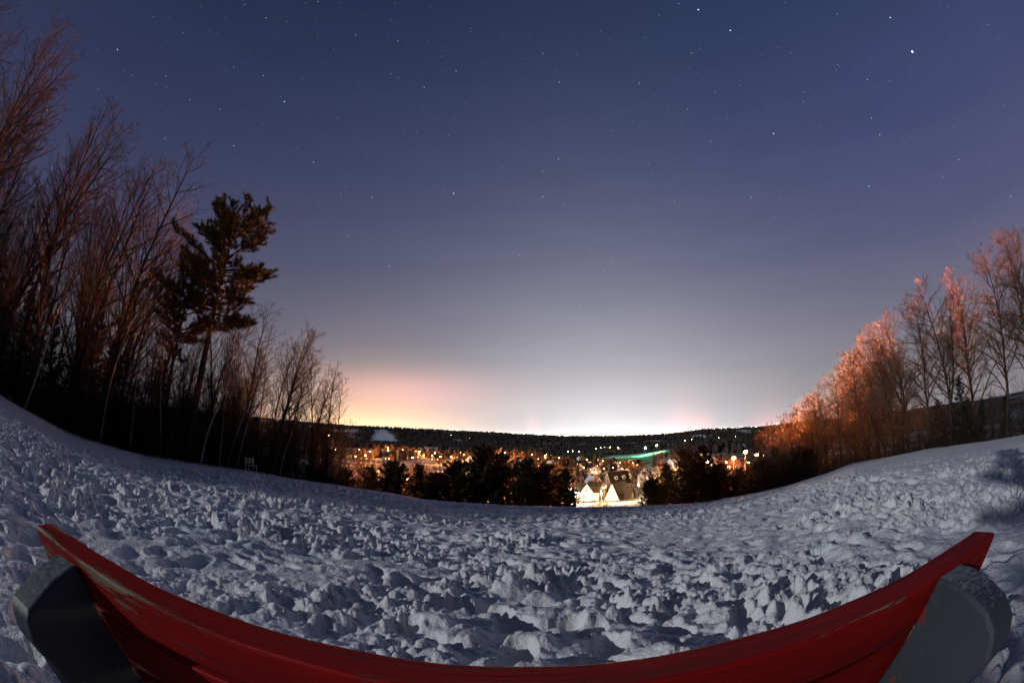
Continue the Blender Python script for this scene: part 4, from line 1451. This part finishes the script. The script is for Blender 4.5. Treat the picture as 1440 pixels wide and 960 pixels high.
# frosted shrubs in the bright yard
SHR = bare_proto('bare_shrub', twig_grey, roof_snow, 91, 2.6, .05, fb=.05, nl=16, l1=.5, a1=.9, up=.06, fork=4, n2=5, n3=4, tw=.02)
SHR.cat = 'shrub'
for i, (px, r, s) in enumerate([(838, 100, 1.1), (844, 101, 1.2), (850, 99, 1.15), (855, 100, 1.0), (832, 102, .8), (800, 98, .8), (790, 97, .7), (776, 95, .8)]):
    x, y, a = at(px, r)
    SHR.place(x, y, s, label=f'frost white bare shrub in the lit yard, {ORD[i]} of the row before the white houses', group='frosted shrubs in the yard')


# city lights strung along the horizon: too many and too small to count
def city():
    n = 1800
    az = np.radians(np.concatenate([rng.normal(9, 9, n * 2 // 3), rng.uniform(-26, 34, n // 3)]))
    r = rng.uniform(2850, 3150, n)
    x, y = r * np.sin(az), r * np.cos(az)
    z = base_z(x, y) + rng.uniform(8, 17, n)
    s = rng.uniform(.25, .7, n) * (.5 + rng.random(n) ** 4 * 2.5)
    V = []
    o = np.array([[1, 0, 0], [-1, 0, 0], [0, 1, 0], [0, -1, 0], [0, 0, 1], [0, 0, -1]], float)
    V = (np.stack([x, y, z], 1)[:, None] + o[None] * s[:, None, None]).reshape(-1, 3)
    f = np.array([[0, 2, 4], [2, 1, 4], [1, 3, 4], [3, 0, 4], [2, 0, 5], [1, 2, 5], [3, 1, 5], [0, 3, 5]])
    Fc = (np.arange(n)[:, None, None] * 6 + f[None]).reshape(-1, 3)
    ob = link_mesh('city_lights', np_mesh('city_lights', V, [Fc], [city_m]))
    tag(ob, 'string of tiny city lights glittering along the far ridge', 'lights', kind='stuff')


city()

# ------------------------------------------------------------------ sky
SUN_AZ, SUN_EL = -118.0, 16.0


def build_world():
    w = bpy.data.worlds.new('World'); sc.world = w; w.use_nodes = True
    nt = w.node_tree; N, L = nt.nodes, nt.links
    N.clear()
    out = N.new('ShaderNodeOutputWorld'); bg = N.new('ShaderNodeBackground')
    L.new(bg.outputs[0], out.inputs['Surface'])
    tc = N.new('ShaderNodeTexCoord'); sep = N.new('ShaderNodeSeparateXYZ')
    L.new(tc.outputs['Generated'], sep.inputs[0])

    def M(op, a, b=None, c=None):
        n = N.new('ShaderNodeMath'); n.operation = op
        for i, v in enumerate((a, b, c)):
            if v is None: continue
            if isinstance(v, (int, float)): n.inputs[i].default_value = v
            else: L.new(v, n.inputs[i])
        return n.outputs[0]

    def scale(col, f):
        n = N.new('ShaderNodeVectorMath'); n.operation = 'SCALE'
        if isinstance(col, tuple): n.inputs[0].default_value = col
        else: L.new(col, n.inputs[0])
        if isinstance(f, (int, float)): n.inputs['Scale'].default_value = f
        else: L.new(f, n.inputs['Scale'])
        return n.outputs[0]

    def vadd(a, b):
        n = N.new('ShaderNodeVectorMath'); n.operation = 'ADD'
        L.new(a, n.inputs[0]); L.new(b, n.inputs[1]); return n.outputs[0]

    el = M('MULTIPLY', M('ARCSINE', sep.outputs['Z']), 180 / PI)
    az = M('MULTIPLY', M('ARCTAN2', sep.outputs['X'], sep.outputs['Y']), 180 / PI)

    def gauss(v, c, s):
        t = M('DIVIDE', M('SUBTRACT', v, c), s)
        return M('EXPONENT', M('MULTIPLY', M('MULTIPLY', t, t), -1.0))

    def fall(s):                              # decays upwards from the horizon
        return M('EXPONENT', M('DIVIDE', M('MAXIMUM', el, 0.0), -s))
    # night sky: twilight blue of the sky texture plus a violet gradient
    sky = N.new('ShaderNodeTexSky'); sky.sky_type = 'NISHITA'; sky.sun_disc = False
    sky.sun_elevation = math.radians(SUN_EL); sky.sun_rotation = math.radians(SUN_AZ)
    col = scale(sky.outputs['Color'], .0016)
    rp = N.new('ShaderNodeValToRGB')
    cr = rp.color_ramp
    def lin(c): return tuple((v / 255 / 12.92 if v <= 10 else ((v / 255 + .055) / 1.055) ** 2.4) for v in c)
    stops = [(0, (124, 119, 126)), (6, (112, 109, 118)), (12, (97, 95, 116)), (20, (78, 79, 112)), (32, (61, 67, 104)), (48, (43, 56, 88)), (66, (33, 46, 74)), (90, (27, 38, 62))]
    cr.elements[0].position = 0; cr.elements[0].color = (*lin(stops[0][1]), 1)
    cr.elements[1].position = 1; cr.elements[1].color = (*lin(stops[-1][1]), 1)
    for e, c in stops[1:-1]:
        q = cr.elements.new(e / 90); q.color = (*lin(c), 1)
    L.new(M('DIVIDE', M('MAXIMUM', el, 0.0), 90.0), rp.inputs['Fac'])
    side = M('MULTIPLY_ADD', M('SINE', M('MULTIPLY', az, PI / 180)), .22, .92)
    away = N.new('ShaderNodeMapRange'); away.interpolation_type = 'SMOOTHSTEP'
    away.inputs['From Min'].default_value = .15; away.inputs['From Max'].default_value = -.7
    away.inputs['To Min'].default_value = 1.0; away.inputs['To Max'].default_value = .12
    L.new(sep.outputs['Y'], away.inputs['Value'])
    side = M('MULTIPLY', side, away.outputs[0])
    col = vadd(col, scale(rp.outputs['Color'], side))
    # light dome of the city beyond the hills
    col = vadd(col, scale((.46, .45, .445), M('MULTIPLY', gauss(az, 11.0, 20.0), fall(9.5))))
    col = vadd(col, scale((.20, .20, .215), M('MULTIPLY', gauss(az, 13.0, 8.0), fall(3.0))))
    col = vadd(col, scale((.25, .243, .243), M('MULTIPLY', gauss(az, 5.0, 44.0), fall(12.0))))
    # amber and pink glow over the nearer town
    col = vadd(col, scale((1.95, .98, .30), M('MULTIPLY', gauss(az, -18.5, 11.5), fall(2.9))))
    col = vadd(col, scale((.30, .085, .09), M('MULTIPLY', gauss(az, -13.0, 11.0), gauss(el, 5.4, 2.4))))
    for a, wd, h, k in ((2.5, .8, 1.3, .5), (6.5, .8, .9, .3), (21.6, 2.4, 1.9, .60), (24.5, 1.2, 1.1, .35), (33.0, 2.6, 1.4, .35), (-6.0, 2.0, .9, .35)):
        col = vadd(col, scale((1.0, .22, .20), M('MULTIPLY', M('MULTIPLY', gauss(az, a, wd), fall(h)), k)))
    col = vadd(col, scale((1.0, .90, .80), M('MULTIPLY', M('MULTIPLY', gauss(az, 10.0, 15.0), fall(.40)), .4)))
    # thin haze makes the light uneven
    hm = N.new('ShaderNodeMapping'); hm.inputs['Scale'].default_value = (2.2, 2.2, 13.0); L.new(tc.outputs['Generated'], hm.inputs['Vector'])
    hz = N.new('ShaderNodeTexNoise'); hz.inputs['Scale'].default_value = 1.6; hz.inputs['Detail'].default_value = 4; L.new(hm.outputs['Vector'], hz.inputs['Vector'])
    hr = N.new('ShaderNodeMapRange'); hr.inputs['From Min'].default_value = .3; hr.inputs['From Max'].default_value = .7
    hr.inputs['To Min'].default_value = .968; hr.inputs['To Max'].default_value = 1.032; L.new(hz.outputs['Fac'], hr.inputs['Value'])
    col = scale(col, hr.outputs[0])
    # stars
    def stars(scl, rad, thr, gain, seed):
        mp = N.new('ShaderNodeMapping'); mp.inputs['Location'].default_value = (seed, seed * .7, -seed)
        L.new(tc.outputs['Generated'], mp.inputs['Vector'])
        v = N.new('ShaderNodeTexVoronoi'); v.inputs['Scale'].default_value = scl
        L.new(mp.outputs['Vector'], v.inputs['Vector'])
        d = M('SUBTRACT', 1.0, M('MINIMUM', M('DIVIDE', v.outputs['Distance'], rad), 1.0))
        s2 = N.new('ShaderNodeSeparateXYZ'); L.new(v.outputs['Color'], s2.inputs[0])
        on = M('MULTIPLY', M('MAXIMUM', M('SUBTRACT', s2.outputs['X'], thr), 0.0), 1.0 / (1 - thr))
        return M('MULTIPLY', M('MULTIPLY', d, M('MULTIPLY', on, on)), gain), s2.outputs['Y']
    up = N.new('ShaderNodeMapRange'); up.inputs['From Min'].default_value = 5; up.inputs['From Max'].default_value = 26
    L.new(el, up.inputs['Value'])
    for scl, rad, thr, gain, seed in ((110, .13, .50, .34, 3.1), (60, .08, .66, 1.2, 7.7)):
        s, hue = stars(scl, rad, thr, gain, seed)
        cm = N.new('ShaderNodeMix'); cm.data_type = 'RGBA'
        cm.inputs[6].default_value = (.62, .78, 1, 1); cm.inputs[7].default_value = (1, .88, .74, 1); L.new(hue, cm.inputs[0])
        col = vadd(col, scale(cm.outputs[2], M('MULTIPLY', s, up.outputs[0])))
    for px, py, g, rd in ((1283, 73, 5.0, .16), (982, 14, 2.6, .11), (1027, 43, 2.2, .10), (1252, 25, 2.0, .10), (638, 272, 1.8, .09), (400, 143, 1.6, .09), (1088, 188, 1.6, .10), (66, 155, 1.8, .1), (1222, 262, 1.2, .09), (165, 70, 1.5, .09)):
        a, e = ray(px, py)
        dv = (math.sin(a) * math.cos(e), math.cos(a) * math.cos(e), math.sin(e))
        n = N.new('ShaderNodeVectorMath'); n.operation = 'DISTANCE'
        L.new(tc.outputs['Generated'], n.inputs[0]); n.inputs[1].default_value = dv
        s = M('MULTIPLY', M('SUBTRACT', 1.0, M('MINIMUM', M('DIVIDE', n.outputs['Value'], math.radians(rd)), 1.0)), g)
        col = vadd(col, scale((.55, .85, 1.0), s))
    L.new(col, bg.inputs['Color'])
    bg.inputs['Strength'].default_value = 1.0
    try:
        w.cycles.sampling_method = 'MANUAL'; w.cycles.sample_map_resolution = 512
    except Exception: pass


build_world()

sun = bpy.data.lights.new('moon', 'SUN'); sun.energy = 1.5; sun.angle = math.radians(.55); sun.color = (.93, .96, 1.0)
so = bpy.data.objects.new('moon', sun); COL.objects.link(so)
a, e = math.radians(SUN_AZ), math.radians(SUN_EL)
dv = Vector((-math.sin(a) * math.cos(e), -math.cos(a) * math.cos(e), -math.sin(e)))
so.rotation_euler = dv.to_track_quat('-Z', 'Y').to_euler()
so.location = (-30, -10, 25)

# ------------------------------------------------------------------ camera
cam = bpy.data.cameras.new('camera')
cam.type = 'PANO'
for holder in (cam, getattr(cam, 'cycles', None)):
    if holder is None: continue
    for k, v in (('panorama_type', 'FISHEYE_EQUISOLID'), ('fisheye_lens', LENS), ('fisheye_fov', math.radians(180))):
        try: setattr(holder, k, v)
        except Exception: pass
cam.sensor_width = 36; cam.sensor_fit = 'HORIZONTAL'
cam.lens = LENS
cam.clip_start = .01; cam.clip_end = 20000
co = bpy.data.objects.new('camera', cam); COL.objects.link(co)
co.location = (0, 0, ZC)
co.rotation_euler = (PI / 2 + PITCH, 0, 0)
sc.camera = co

sc.view_settings.view_transform = 'Standard'
sc.view_settings.look = 'None'
sc.view_settings.exposure = 0
sc.view_settings.gamma = 1
sc.cycles.max_bounces = 5
sc.cycles.diffuse_bounces = 3
sc.cycles.sample_clamp_indirect = 4
sc.cycles.use_denoising = True
